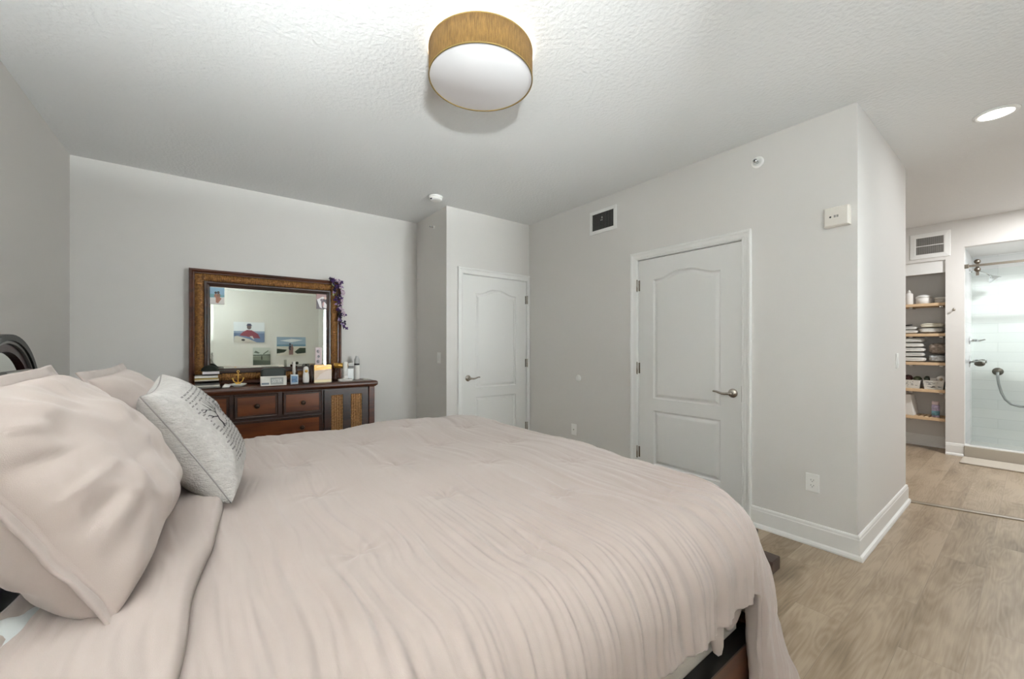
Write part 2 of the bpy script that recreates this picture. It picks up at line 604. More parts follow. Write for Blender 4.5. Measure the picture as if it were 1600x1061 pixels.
def baseboard(name, path, ends=True):
    """path in plan, room on the right hand side of travel"""
    prof = [(0, .142), (.007, .141), (.011, .134), (.012, .122), (.015, .116), (.015, .03), (.017, .028), (.026, .022), (.031, .010), (.031, 0), (0, 0)]
    path = [Vector(p) for p in path]
    rows = []
    for i, p in enumerate(path):
        ns = []
        if i > 0: d = (path[i] - path[i - 1]).normalized(); ns.append(Vector((d.y, -d.x)))
        if i < len(path) - 1: d = (path[i + 1] - path[i]).normalized(); ns.append(Vector((d.y, -d.x)))
        nrm = ns[0] if len(ns) == 1 else (ns[0] + ns[1]) / (1 + ns[0].dot(ns[1]))
        rows.append([tuple(p + nrm * o) + (z,) for o, z in prof])
    b = MB(); b.grid(np.array(rows), smooth=False)
    k = len(prof)
    b.add(rows[0], [tuple(range(k))]); b.add(rows[-1], [tuple(reversed(range(k)))])
    return b.build(name, M['white'], kind='structure')


baseboard('baseboard_right', [(-1.238, 3.09), (-.645, 3.09), (-.645, 4.55), (-.80, 4.55)])
baseboard('baseboard_right_far', [(-3.72, 3.09), (-2.262, 3.09)])
baseboard('baseboard_back', [(-4.47, -.85), (-4.47, 1.97), (-3.72, 1.97), (-3.72, 2.10)])
baseboard('baseboard_left', [(1.3, -.85), (-4.45, -.85)])
baseboard('baseboard_bath', [(-.643, 6.93), (-.499, 6.93)])
baseboard('baseboard_linen', [(-1.4, 7.30), (-.645, 7.30)])


# ------------------------------------------------------------------ doors
def offset(poly, d):
    k = len(poly); out = []
    for i in range(k):
        a, b, c = Vector(poly[i - 1]), Vector(poly[i]), Vector(poly[(i + 1) % k])
        e1 = (b - a).normalized(); e2 = (c - b).normalized()
        n1 = Vector((-e1.y, e1.x)); n2 = Vector((-e2.y, e2.x))
        m = (n1 + n2) / max(.3, 1 + n1.dot(n2))
        out.append(tuple(b + m * d))
    return out


def lever_handle(parent, T, u, v, direction, n0):
    b = MB()
    TT = lambda x, y, z: T(u + x, v + y, n0 + z)
    b.lathe([(.034, 0), (.034, .004), (.031, .009), (.02, .012), (.0125, .014), (.0115, .045), (.014, .047), (.014, .056), (.0, .058)], 28, TT)
    pts = [(u + direction * x, v + y, n0 + .050) for x, y in ((0, 0), (.02, -.001), (.04, -.004), (.06, -.003), (.08, .003), (.10, .009), (.118, .010), (.126, .008))]
    b.tube([T(*p) for p in pts], [.011, .0105, .0095, .009, .0085, .008, .0075, .005], 10)
    return b.build('door_handle', M['nickel'], parent, label='brushed nickel lever handle')


def make_door(name, T, D, hinge_u, handle_u, hdir, label, panels, hinges, cas=.072, cas_r=None):
    u0, u1, top = D
    uc = (u0 + u1) / 2
    root = thing(name, T(uc, 0, 0), None, None)
    root['kind'] = 'structure'
    g = .004
    # casing
    prof = [(.006, 0), (.006, .006), (.010, .010), (.016, .011), (.020, .008), (.024, .011), (.034, .012), (.046, .015), (.054, .021), (.066, .022), (.072, .018), (.072, 0)]
    rows = []
    cr = cas_r if cas_r is not None else 1
    for o, n in prof:
        rows.append([T(u0 - o, 0, n), T(u0 - o, top + o, n), T(u1 + o * cr, top + o, n), T(u1 + o * cr, 0, n)])
    b = MB(); b.grid(np.array(rows), smooth=False)
    # jamb lining the opening, with the stop
    for (a, c) in ((u0 - .021, u0 - g), (u1 + g, u1 + .021)):
        b.box((a, 0, -.13), (c, top + .02, .001), T=T)
    b.box((u0 - .021, top + g, -.13), (u1 + .021, top + .021, .001), T=T)
    b.box((u0 - g, 0, -.09), (u0 + .012, top + g, -.062), T=T); b.box((u1 - .012, 0, -.09), (u1 + g, top + g, -.062), T=T)
    b.box((u0, top - .012, -.09), (u1, top + g, -.062), T=T)
    b.build('door_frame', M['white'], root, merge=False)
    # slab with two moulded panels
    n0 = -.012
    b = MB()
    outer = [(u0, .012), (u1, .012), (u1, top), (u0, top)]
    loops = [[Vector((p[0], p[1], 0)) for p in outer]] + [[Vector((p[0], p[1], 0)) for p in h] for h in panels]
    flat = [p for l in loops for p in l]
    tris = tessellate_polygon(loops)
    b.add([T(p.x, p.y, n0) for p in flat], tris)
    for h in panels:
        steps = [(0, 0), (.004, -.007), (.011, -.0125), (.017, -.013), (.023, -.010), (.034, -.0035), (.040, -.0012), (.044, -.001)]
        rows = [[T(p[0], p[1], n0 + n) for p in offset(h, o)] for o, n in steps]
        b.grid(np.array(rows), smooth=False, wrapv=True)
        last = offset(h, .044)
        tl = tessellate_polygon([[Vector((p[0], p[1], 0)) for p in last]])
        b.add([T(p[0], p[1], n0 - .001) for p in last], tl)
    b.add([T(u, v, n) for n in (n0, n0 - .04) for u, v in outer], [(0, 1, 5, 4), (1, 2, 6, 5), (2, 3, 7, 6), (3, 0, 4, 7), (4, 5, 6, 7)])
    b.build('door_panel', M['doorw'], root)
    lever_handle(root, T, handle_u, .925, hdir, n0)
    b = MB(); lu = u1 if hdir < 0 else u0
    b.box((lu - .002 if hdir < 0 else lu - .004, .865, n0 - .03), (lu + .004 if hdir < 0 else lu + .002, .985, n0 + .002), T=T)
    b.build('strike_plate', M['nickel'], root)
    for hz in hinges:
        b = MB()
        b.tube([T(hinge_u, hz - .05, .004), T(hinge_u, hz + .05, .004)], .0075, 10)
        b.tube([T(hinge_u, hz - .056, .004), T(hinge_u, hz - .05, .004)], .005, 8)
        b.tube([T(hinge_u, hz + .05, .004), T(hinge_u, hz + .056, .004)], .005, 8)
        s = .022
        b.box((hinge_u - s, hz - .048, -.012), (hinge_u + s, hz + .048, -.0095), T=T)
        b.build('hinge', M['nickel'], root, label='brushed nickel hinge')
    return root


def panel_pair(a, b):
    w = b - a
    N_ = 24
    arch = []
    for i in range(N_ + 1):
        t = i / N_
        x = b - w * t
        k = abs(2 * t - 1)
        sx = 1 - min(1, max(0, (k - .12) / .74)); sx = sx * sx * (3 - 2 * sx)
        arch.append((x, 1.858 + .055 * sx))
    up = [(a, .815), (b, .815)] + arch
    lo = [(a, .235), (b, .235), (b, .711), (a, .711)]
    return [up, lo]


make_door('door_1', TA, D1, D1[0] - .008, -1.363, -1, 'd', panel_pair(-2.031, -1.453), (1.82, 1.077, .321))
make_door('door_2', TB, D2, D2[1] + .008, 2.236, 1, 'd', panel_pair(2.335, 2.897), (1.83, 1.071, .312), cas_r=.5)


# ------------------------------------------------------------------ windows behind the camera: one reflected, two added to let fill in
def window(name, T, u0, u1, v0, v1, panels, ang=.1):
    root = thing(name, T((u0 + u1) / 2, v0, 0), None, None); root['kind'] = 'structure'
    b = MB()
    o = .07
    for a in ((u0 - o, v0 - o, u0, v1 + o), (u1, v0 - o, u1 + o, v1 + o), (u0, v1, u1, v1 + o), (u0, v0 - o, u1, v0)):
        b.box((a[0], a[1], -.02), (a[2], a[3], .02), T=T)
    b.build('window_frame', M['white'], root, merge=False)
    w = (u1 - u0) / panels
    for k in range(panels):
        a = u0 + k * w + .004; c = a + w - .008
        f = MB()
        for q in ((a, v0, a + .05, v1), (c - .05, v0, c, v1), (a + .05, v0, c - .05, v0 + .07), (a + .05, v1 - .07, c - .05, v1)):
            f.box((q[0], q[1], -.045), (q[2], q[3], -.015), T=T)
        fo = f.build('shutter_panel', M['white'], root, merge=False)
        z = v0 + .07
        nsl = int((v1 - v0 - .14) / .085)
        for i in range(nsl):
            zz = v0 + .07 + (i + .5) * (v1 - v0 - .14) / nsl
            s = MB()
            pts = [(-.036, 0), (0, .005), (.036, 0), (0, -.005)]
            ol = [(n * math.cos(ang) - y * math.sin(ang), n * math.sin(ang) + y * math.cos(ang)) for n, y in pts]
            v = [T(uu, zz + y, -.03 + n) for uu in (a + .05, c - .05) for n, y in ol]
            s.add(v, [(0, 1, 5, 4), (1, 2, 6, 5), (2, 3, 7, 6), (3, 0, 4, 7), (0, 3, 2, 1), (4, 5, 6, 7)])
            s.build('louver', M['white'], fo)
    g = MB().box((u0, v0, -.125), (u1, v1, -.12), T=T)
    g.build('window_pane', M['glass'], root)
    return root


window('window_1', TX, -3.35, -2.1, .75, 2.2, 2)
window('added_rear_window', TL, -1.2, -.1, 1.3, 2.35, 2, .4)  # unseen rear window, added to let fill light in
window('added_corner_window', TX, .25, .775, 1.45, 2.35, 1, .4)  # unseen high corner window, added so light reaches the ceiling

# ------------------------------------------------------------------ bed
XN, XF, YH, YF = -.66, -2.44, -.70, 1.42      # flat top of the mattress under the rounded edges
TOP = .80
RAD = .16
bed = thing('bed', (-1.55, .35, 0), 'dark brown wooden bed frame carrying the blush bedding', 'bed')
b = MB()
hb = [(-.62, .12), (-.62, .98)] + [(-.62 - 1.86 * t / 16, .98 + .08 * math.sin(PI * t / 16)) for t in range(17)] + [(-2.48, .98), (-2.48, .12)]
b.prism([(x, z) for x, z in hb], lambda u, v, n: (u, -.77 + n, v), -.03, .03)
b.build('headboard', M['brown'], bed, bevel=.008)
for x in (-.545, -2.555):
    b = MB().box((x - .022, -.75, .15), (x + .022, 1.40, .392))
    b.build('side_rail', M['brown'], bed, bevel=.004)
    MB().box((x - .0225, -.745, .387), (x + .0222, 1.395, .394)).build('rail_shade_strip', M['black'], bed, label='shade painted as a black strip along the top of the side rail')  # black strip paints the shade under the duvet overhang
b = MB().box((-2.56, 1.36, .12), (-.54, 1.41, .40)); b.build('footboard', M['brown'], bed, bevel=.006)
for x in (-.56, -2.54):
    for y in (-.77, 1.385):
        b = MB(); b.lathe([(.026, 0), (.03, .02), (.022, .05), (.036, .10), (.042, .14), (.042, .36), (.036, .39), (.0, .40)], 20, lambda a, c, d: (x + a, y + c, d))
        b.build('leg', M['brown'], bed)
MB().box((-2.50, -.72, .25), (-.570, 1.34, .515)).build('box_spring', M['boxs'], loc=(-1.55, .3, .25), bevel=.025, seg=3,
    label='off-white fabric box spring showing under the near hem of the duvet', cat='box spring')
MB().box((-2.51, -.725, .518), (-.60, 1.35, .755)).build('mattress', M['sheet'], loc=(-1.55, .3, .518), bevel=.04, seg=4,
    label='thick mattress lying between box spring and blush duvet', cat='mattress')

nz = [Noise(i) for i in range(12)]
TUFTS = []
for r_, y in enumerate((.29, .62, .93, 1.22)):
    for k in range(5):
        TUFTS.append(((-.99, -.73, -.95, -.74)[r_] - .44 * k, y))


def drape(a, b, off=0.0, wr=1.0, puff=1.0, seed=0):
    """map flat cloth coordinates (a across the bed, b along it) on the bed box"""
    cr = .20                                     # the top's corners are rounded in plan
    qx = np.clip(a, XF + cr, XN - cr); qy = np.clip(b, -9, YF - cr)
    dx = a - qx; dy = b - qy
    rq = np.hypot(dx, dy)
    n = np.where(rq[..., None] > 1e-6, np.stack([dx, dy], -1) / np.maximum(rq, 1e-6)[..., None], 0)
    r = np.maximum(rq - cr, 0)
    arc = RAD * PI / 2
    rr = np.minimum(r, arc)
    ex = np.maximum(r - arc, 0)
    corner = np.clip(2 * n[..., 0] * n[..., 1], 0, 1)
    f = np.minimum(rq, cr) + RAD * np.sin(rr / RAD) + ex * (.08 + .24 * corner)
    g = RAD * (1 - np.cos(rr / RAD)) + ex * .97
    # outward normal
    th = rr / RAD
    nx = n[..., 0] * np.sin(th); ny = n[..., 1] * np.sin(th); nzz = np.cos(th)
    s = XN - a                                   # distance from the near top edge, across the bed
    # long folds running across the bed and down its near side
    warp = (nz[1](a * 2.1 + 5, b * 2.3) - .5) * .10 + (nz[2](a * 5 + 9, b * 6) - .5) * .03
    bb = b + warp + .05 * np.maximum(-s, 0)
    f1 = nz[3](bb * 15, a * 1.7 + 3) - .5
    f2 = nz[4](bb * 34, a * 2.6 + 7) - .5
    f3 = nz[5](bb * 68, a * 4 + 1) - .5
    f1 = np.sign(f1) * np.abs(f1 * 2) ** 1.3 / 2
    edge = sstep(.75, -.08, s)
    head = sstep(.55, .05, b)
    amp = .22 + .78 * edge
    amp = np.maximum(amp, .75 * head)
    foot = sstep(-.05, .2, b - YF)
    big = nz[6](a * 2.2, b * 2.2) - .5
    d = wr * amp * (.016 * f1 + .022 * f2 + .016 * f3 * sstep(-.42, -.22, s) * sstep(.55, .1, s) + .0035 * (nz[0](bb * 130, a * 6) - .5))
    d -= wr * .035 * np.exp(-((b - 1.285 + .1 * s) / .022) ** 2) * sstep(.02, -.25, s)
    d += wr * foot * (.03 * (nz[7](a * 9, b * 1.2) - .5) + .012 * (nz[8](a * 22, b * 2) - .5))
    d += puff * .030 * big
    for tx, ty in TUFTS:
        q = np.hypot(a - tx, b - ty)
        d += puff * (-.008 * np.exp(-(q / .022) ** 2) - .012 * np.exp(-(q / .10) ** 2))
        # pulled creases on the side of each tuft
        ang = np.arctan2(b - ty, a - tx)
        d += puff * .0016 * np.cos(ang * 7 + tx * 40) * np.exp(-(q / .085) ** 2) * sstep(0, .025, q)
    d = d + off
    return np.stack([qx + n[..., 0] * f + nx * d, qy + n[..., 1] * f + ny * d, TOP - g + nzz * d], -1)


def cloth(name, P, m, parent=None, thick=.012, **kw):
    b = MB(); b.grid(P)
    o = b.build(name, m, parent, merge=False, recalc=False, **kw)
    # make normals face away from the bed
    if o.data.polygons[len(o.data.polygons) // 3].normal.z < 0:
        o.data.flip_normals()
    s = o.modifiers.new('thickness', 'SOLIDIFY'); s.thickness = thick; s.offset = -1
    return o


aa = np.concatenate([np.linspace(XF - .42, -1.5, 150, endpoint=False), np.linspace(-1.5, XN + .435, 330)])
bbv = np.linspace(-.14, YF + .72, 640)
A, B_ = np.meshgrid(aa, bbv, indexing='ij')
# the near hem stops at the box spring; past the foot corner the cloth hangs on down
over = .335 + .02 * (nz[9](B_ * 3, 0 * B_) - .5) + .415 * sstep(1.27, 1.34, B_)
A2 = np.where(A > XN, XN + (A - XN) / .435 * over, A)
P = drape(A2, B_)
duvet = cloth('duvet', P, M['duvet'], loc=(-1.55, .7, .2), label='rumpled blush pink tufted duvet covering the bed', cat='duvet')
# turned back strip at its head end
bb2 = np.concatenate([np.linspace(-.24, -.02, 60), np.linspace(-.018, .02, 22)])
A, B_ = np.meshgrid(np.linspace(XF - .40, XN + .42, 330), bb2, indexing='ij')
edge = .022 * (nz[10](A * 4, 0 * A) - .5) + .035 * (nz[11](A * 1.3, 0 * A) - .5) + .012 - .085 * sstep(-1.5, -.55, A)
t = np.clip((B_ - .0) / .02, 0, 1)
off = .034 * np.sqrt(np.maximum(0, 1 - t ** 2)) + .004
Bq = B_ + edge
P = drape(A, Bq, off=off, wr=.7, puff=0)
P[..., 2] += .012 * (nz[2](A * 3 + 3, B_ * 8) - .5)
cloth('turned_back_edge', P, M['duvet'], duvet, thick=.006, label='turned-back top edge of the duvet')
# corner of the sheet hanging out below the hem
A, B_ = np.meshgrid(np.linspace(0, 1, 14), np.linspace(0, 1, 18), indexing='ij')
P = np.stack([-.560 + .010 * np.sin(A * 9) + .012 * B_, 1.10 + .17 * A + .03 * B_, .515 - B_ * (.10 - .05 * A + .02 * np.sin(A * 12))], -1)
cloth('bed_sheet', P, M['sham'], loc=(-.56, 1.19, .5), thick=.003, label='pale corner of bed sheet hanging out below the duvet hem', cat='sheet')


b = MB(); b.super((-.985, -.245, .803), (.12, .065, .036), .9, .8, 40, 20, noise=.012, seed=61)
b.build('bed_sheet', M['sheet'], label='rumpled pale bluish sheet at the lower left corner below the pillows', cat='sheet')

# ------------------------------------------------------------------ pillows
class Pillow:
    def __init__(s, w, h, t, seed=1, pinch=.06, wr=.006, flange=0, sag=.15, power=.42):
        s.w, s.h, s.t, s.pinch, s.wr, s.fl, s.sag, s.pw = w, h, t, pinch, wr, flange, sag, power
        s.n1, s.n2, s.n3 = Noise(seed), Noise(seed + 50), Noise(seed + 90)
        s.M = Matrix()

    def pt(s, u, v, side=1):
        """u,v in -1..1 (outside: flange); array safe"""
        cu, cv = np.clip(u, -1, 1), np.clip(v, -1, 1)
        x = u * s.w / 2 * (1 - s.pinch * u * u * (1 - cv * cv))
        y = v * s.h / 2 * (1 - s.pinch * v * v * (1 - cu * cu))
        e = np.maximum((1 - cu ** 2) * (1 - cv ** 2), 0)
        t = s.t / 2 * e ** s.pw * (1 - s.sag * cv)
        fall = e ** .35
        rad = np.maximum(np.abs(cu), np.abs(cv))
        ang = np.arctan2(v, u)
        wr = s.wr * ((s.n1(u * 3 + side * 3 + 9, v * 3 + 9) - .5) * 2.0 * fall
                     + (s.n2(ang * 7 + 40, rad * 2 + side) - .5) * 1.6 * fall * sstep(.45, .9, rad)
                     + (s.n3(u * 9 + 20, v * 5 + 20 + side * 7) - .5) * .6 * fall)
        return np.stack([x, y, side * (t + .0025) + wr * (1 if side > 0 else -1)], -1)

    def mesh(s, n=70):
        k = np.sin(np.linspace(-PI / 2, PI / 2, n))
        if s.fl:
            fu = s.fl / (s.w / 2); fv = s.fl / (s.h / 2)
            ku = np.concatenate([np.linspace(-1 - fu, -1, 5, endpoint=False), k, np.linspace(1, 1 + fu, 6)[1:]])
            kv = np.concatenate([np.linspace(-1 - fv, -1, 5, endpoint=False), k, np.linspace(1, 1 + fv, 6)[1:]])
        else:
            ku = kv = k
        U, V = np.meshgrid(ku, kv, indexing='ij')
        b = MB()
        F = s.pt(U, V, 1); Bk = s.pt(U, V, -1)
        if s.fl:
            wv = .007 * (s.n1(U * 5 + 30, V * 5 + 30) - .5) * (np.maximum(np.abs(U), np.abs(V)) > 1)
            F[..., 2] += wv; Bk[..., 2] += wv
        F = s.tf(F); Bk = s.tf(Bk)
        b.grid(F); b.grid(Bk, flip=True)
        # close the rim
        n_, m_ = U.shape
        rim = [(i, 0) for i in range(n_)] + [(n_ - 1, j) for j in range(1, m_)] + [(i, m_ - 1) for i in range(n_ - 2, -1, -1)] + [(0, j) for j in range(m_ - 2, 0, -1)]
        N2 = n_ * m_
        idx = [i * m_ + j for i, j in rim]
        b.f += [(idx[q], idx[(q + 1) % len(idx)], N2 + idx[(q + 1) % len(idx)], N2 + idx[q]) for q in range(len(idx))]
        b.sm += [True] * len(idx); b.mi += [0] * len(idx)
        return b

    def tf(s, P):
        m = np.array(s.M)
        return P @ m[:3, :3].T + m[:3, 3]

    def place(s, bottom, up, yaw=0, roll=0):
        """bottom: centre of the lower edge; up: direction of the pillow's height in the YZ plane then turned by yaw"""
        up = Vector(up).normalized(); xx = Vector((-1, 0, 0)); nn = xx.cross(up).normalized()
        R = Matrix((xx, up, nn)).transposed()
        R = Matrix.Rotation(yaw, 3, 'Z') @ R @ Matrix.Rotation(roll, 3, 'Z')
        c = Vector(bottom) + R @ Vector((0, s.h / 2, 0))
        s.M = Matrix.Translation(c) @ R.to_4x4()
        return s


p = Pillow(.70, .42, .25, 3, flange=.03, pinch=.03, wr=.017, sag=.22)
p.place((-1.265, -.125, .835), (0, -.50, .866), yaw=0.0)
p.mesh(90).build('pillow_sham', M['sham'], label='big blush pillow sham nearest the left edge of the photo', cat='pillow', group='blush pillow shams')
p = Pillow(.68, .39, .21, 13, flange=.03, pinch=.03, wr=.010)
p.place((-2.04, -.11, .83), (0, -.46, .888), yaw=0.0)
p.mesh(80).build('pillow_sham', M['sham'], label='blush pillow sham partly hidden behind the grey printed cushion', cat='pillow', group='blush pillow shams')
p = Pillow(.70, .42, .20, 23, pinch=.05, wr=.014, sag=.3)
p.place((-1.235, -.37, .79), (0, -.46, .888), yaw=0.0)
p.mesh(60).build('pillow', M['sham'], label='blush pillow tucked behind the big near sham', cat='pillow', group='pillows against the headboard')
p = Pillow(.68, .40, .17, 29, pinch=.05, wr=.012, sag=.1)
p.place((-2.0, -.33, .80), (0, -.46, .888), yaw=0.0)
p.mesh(60).build('pillow', M['sham'], label='pillow tucked behind the far blush sham', cat='pillow', group='pillows against the headboard')

g = Pillow(.385, .385, .19, 41, pinch=.09, wr=.007, sag=.12, power=.40)
g.place((-1.635, .058, .832), (0, -.50, .86), yaw=math.radians(-5), roll=math.radians(6))
gm = g.mesh(80)
gray = gm.build('throw_cushion', M['linen'], label='heather grey linen cushion printed with a bare tree and lines of text', cat='cushion')
# seam around the rim
rim = [(x, -1) for x in np.linspace(-1, 1, 40)] + [(1, x) for x in np.linspace(-1, 1, 40)][1:] + [(x, 1) for x in np.linspace(1, -1, 40)][1:] + [(-1, x) for x in np.linspace(1, -1, 40)][1:-1]
pts = g.tf(np.array([g.pt(np.array(u), np.array(v), 1) * np.array((1, 1, 0)) for u, v in rim]))
b = MB(); b.tube([tuple(q) for q in pts], .0022, 6, closed=True); b.build('seam', mat('grey_thread', '#9b9794', .9), gray)
# printed lines of words, following the bulge
pr = MB()
TREE = MB()


def strip_on(m, pts, w, lift=.0016, du=0):
    """narrow ribbon of print along a list of (u,v) on the cushion front"""
    if m is TREE: du = -.34
    pts = [(u + du, v) for u, v in pts]
    k = len(pts)
    ws = w if isinstance(w, list) else [w] * k
    rows = []
    for i, (u, v) in enumerate(pts):
        d = Vector(pts[min(i + 1, k - 1)]) - Vector(pts[max(i - 1, 0)])
        d.normalize(); nrm = Vector((-d.y, d.x)) * ws[i] / 2
        row = []
        for sgn in (-1, 1):
            uu, vv = u + nrm.x * sgn, v + nrm.y * sgn
            q = g.pt(np.array(uu), np.array(vv), 1)
            q = q + np.array((0, 0, lift))
            row.append(tuple(g.tf(q)))
        rows.append(row)
    m.grid(np.array(rows), smooth=False)


rg = random.Random(5)
nl = 20
for i in range(nl):
    v = .72 - i * (1.36 / nl)
    u = -.74 + rg.uniform(0, .06)
    end = .62
    while u < end:
        L_ = rg.choice((.035, .05, .07, .09, .11))
        if not (-.62 < u + L_ / 2 < -.05 and .0 < v < .56) or rg.random() < .12:
            strip_on(pr, [(u, v), (u + L_ / 2, v), (u + L_, v)], .025)
        u += L_ + .028
pr.build('printed_text', M['ink'], gray, merge=False, recalc=False)
tr = TREE
strip_on(tr, [(-.12, -.04), (-.09, .03), (-.11, .10), (-.07, .16), (-.05, .22)], [.075, .04, .036, .034, .03])
strip_on(tr, [(-.05, -.05), (-.09, .03), (-.11, .10)], [.01, .014, .02])
for br in ([(-.05, .22), (-.10, .29), (-.18, .34), (-.27, .40)], [(-.05, .22), (.0, .30), (.02, .38), (.01, .47)], [(-.06, .2), (.03, .25), (.12, .27), (.2, .33)],
           [(-.10, .29), (-.11, .37), (-.15, .45)], [(-.18, .34), (-.25, .33), (-.31, .35)], [(.0, .30), (-.04, .38), (-.05, .48)], [(.12, .27), (.13, .36), (.11, .43)],
           [(.03, .25), (.07, .33), (.08, .42)], [(-.08, .15), (-.17, .19), (-.24, .2)], [(-.17, .19), (-.22, .25), (-.29, .26)]):
    strip_on(tr, br, [.022, .015, .010, .005][:len(br)])
# large letters beside the tree
for x0 in (.24, .36, .48):
    strip_on(tr, [(x0, .30), (x0, .12)], .012)
strip_on(tr, [(.24, .12), (.31, .12)], .012)
strip_on(tr, [(.36, .30), (.40, .20), (.44, .30)], .010); strip_on(tr, [(.44, .30), (.44, .12)], .012)
strip_on(tr, [(.48, .30), (.55, .30)], .012); strip_on(tr, [(.48, .21), (.54, .21)], .010); strip_on(tr, [(.48, .12), (.55, .12)], .012)
tr.build('printed_tree', M['inkd'], gray, merge=False, recalc=False)

# ------------------------------------------------------------------ far nightstand with the black arched mirror and glitter frame
ns = thing('nightstand', (-3.12, -.62, 0), 'dark wooden nightstand at the far side of the headboard', 'nightstand')
MB().box((-3.57, -.82, .08), (-2.68, -.42, .66)).build('cabinet', M['cherry'], ns, bevel=.006)
MB().box((-3.60, -.83, .66), (-2.65, -.39, .70)).build('top', M['cherry'], ns, bevel=.008)
for z in (.13, .40):
    d = MB().box((-3.53, -.42, z), (-2.72, -.405, z + .22)).build('drawer', M['drawer'], ns, bevel=.004)
    k = MB(); k.lathe([(.006, 0), (.007, .012), (.016, .018), (.012, .028), (0, .03)], 16, lambda a, c, h: (-3.12 + a, -.405 + h, z + .11 + c)); k.build('knob', M['nickel'], d)
for x in (-3.54, -2.71):
    for y in (-.79, -.45):
        MB().box((x - .02, y - .02, 0), (x + .02, y + .02, .08)).build('leg', M['cherry'], ns)
AX, AZ, ARX, ARZ, AYY = -3.03, .965, .43, .37, -.80
am = thing('table_mirror', (AX, AYY, .70), 'black arched table mirror rising above the pillow at the left edge', 'mirror')
TAm = lambda u, v, n: (u, AYY + n, v)


def arch_ring(o0, o1, n0, n1):
    b = MB()
    def sc(o): return [(AX - (ARX - o) * math.cos(t), AZ + (ARZ - o) * math.sin(t)) for t in np.linspace(-.55, PI + .55, 44)]
    A_, B2 = sc(o0), sc(o1)
    rows = [[TAm(u, v, n0) for u, v in A_], [TAm(u, v, n1) for u, v in A_], [TAm(u, v, n1) for u, v in B2], [TAm(u, v, n0) for u, v in B2]]
    rows.append(rows[0])
    b.grid(np.array(rows), smooth=False)
    return b


arch_ring(0, .03, -.02, .03).build('frame', M['black'], am)
arch_ring(.032, .045, -.01, .022).build('inner_band', mat('grey_metal_band', '#8b8a87', .35, .6), am)
arch_ring(.047, .085, -.015, .012).build('inner_frame', mat('deep_red_black_lacquer', '#2a0f0e', .3), am)
pl = [(AX - (ARX - .083) * math.cos(t), AZ + (ARZ - .083) * math.sin(t)) for t in np.linspace(-.55, PI + .55, 44)]
MB().prism(pl, TAm, -.012, -.004).build('glass', M['mirror'], am)
MB().box((AX - .38, AYY - .025, .70), (AX + .38, AYY + .06, .79)).build('base', M['black'], am, bevel=.006)
gf = thing('picture_frame', (-2.86, -.70, .70), 'silver glitter picture frame in front of the black arched mirror', 'picture frame')
MB().box((-3.02, -.72, .70), (-2.70, -.70, 1.165)).build('frame', mat('dark_silver_edge', '#77736e', .35, .5), gf, bevel=.004)
MB().box((-3.0, -.701, .72), (-2.72, -.695, 1.145)).build('glitter_face', mat('silver_glitter', '#a5a19a', .4, .4, bump=1, bscale=260, var=.7, vscale=160), gf)
MB().box((-2.93, -.6955, .79), (-2.79, -.690, 1.0)).build('print', M['paper'], gf)

# ------------------------------------------------------------------ dresser (against the back wall)
XFc = -4.10
dr = thing('dresser', (-4.28, .48, 0), 'dark cherry dresser with woven door panels against the back wall', 'dresser')
TD = lambda u, v, n: (XFc + n, u, v)
b = MB()
b.box((-4.455, -.385, .10), (-4.115, 1.345, .865))
b.build('body', M['cherryd'], dr, bevel=.004)
# moulded top
b = MB()
prof = [(0, .866), (.012, .866), (.016, .874), (.026, .880), (.030, .892), (.030, .905), (.026, .916), (.016, .923), (0, .925)]
rows = []
y0, y1, xf, xb = -.385, 1.345, -4.105, -4.455
for o, z in prof:
    rows.append([(xb, y0 - o, z), (xf + o, y0 - o, z), (xf + o, y1 + o, z), (xb, y1 + o, z)])
b.grid(np.array(rows), smooth=False, wrapv=True)
b.add([(xb, y0, .925), (xf, y0, .925), (xf, y1, .925), (xb, y1, .925)], [(0, 1, 2, 3)])
b.add([(xb, y0, .866), (xf, y0, .866), (xf, y1, .866), (xb, y1, .866)], [(0, 3, 2, 1)])
b.build('top', M['cherry'], dr)
for u in (-.385, 1.287):
    MB().box((u, .04, -.03), (u + .058, .866, .014), T=TD).build('corner_post', M['cherry'], dr, bevel=.005)
for yy in (-.36, 1.32):
    for xx in (-4.13, -4.43):
        bb = MB(); bb.lathe([(.02, 0), (.032, .03), (.036, .06), (.026, .085), (.03, .10)], 20, lambda a, c, h: (xx + a, yy + c, h)); bb.build('leg', M['cherry'], dr)
MB().box((-.327, .10, -.02), (1.287, .15, .008), T=TD).build('apron', M['cherry'], dr, bevel=.003)


def drawer(u0, u1, v0, v1, knobs):
    b = MB()
    prof = [(0, -.014), (0, .002), (.006, .006), (.012, .004), (.020, .004), (.024, .001)]
    rows = []
    for o, n in prof:
        rows.append([TD(u0 + o, v0 + o, n), TD(u1 - o, v0 + o, n), TD(u1 - o, v1 - o, n), TD(u0 + o, v1 - o, n)])
    b.grid(np.array(rows), smooth=False, wrapv=True)
    f = b.build('drawer', M['cherryd'], dr)
    o = .024
    MB().box((u0 + o - .001, v0 + o - .001, -.006), (u1 - o + .001, v1 - o + .001, .0012), T=TD).build('drawer_front', M['drawer'], f, label='lighter reddish wood drawer panel')
    for ku in knobs:
        k = MB(); k.lathe([(.007, 0), (.008, .012), (.019, .018), (.021, .024), (.017, .031), (.008, .034), (0, .0345)], 20,
                          lambda a, c, h: TD(ku + a, (v0 + v1) / 2 + c, h))
        k.build('knob', mat('antique_bronze', '#4a3a30', .3, .8), f, label='small round bronze knob')


for u0, u1 in ((-.19, .137), (.168, .492), (.528, .850)):
    drawer(u0, u1, .652, .862 - .004, [(u0 + u1) / 2])
drawer(-.19, .850, .425, .630, (.0, .68))
drawer(-.19, .850, .18, .40, (.0, .68))


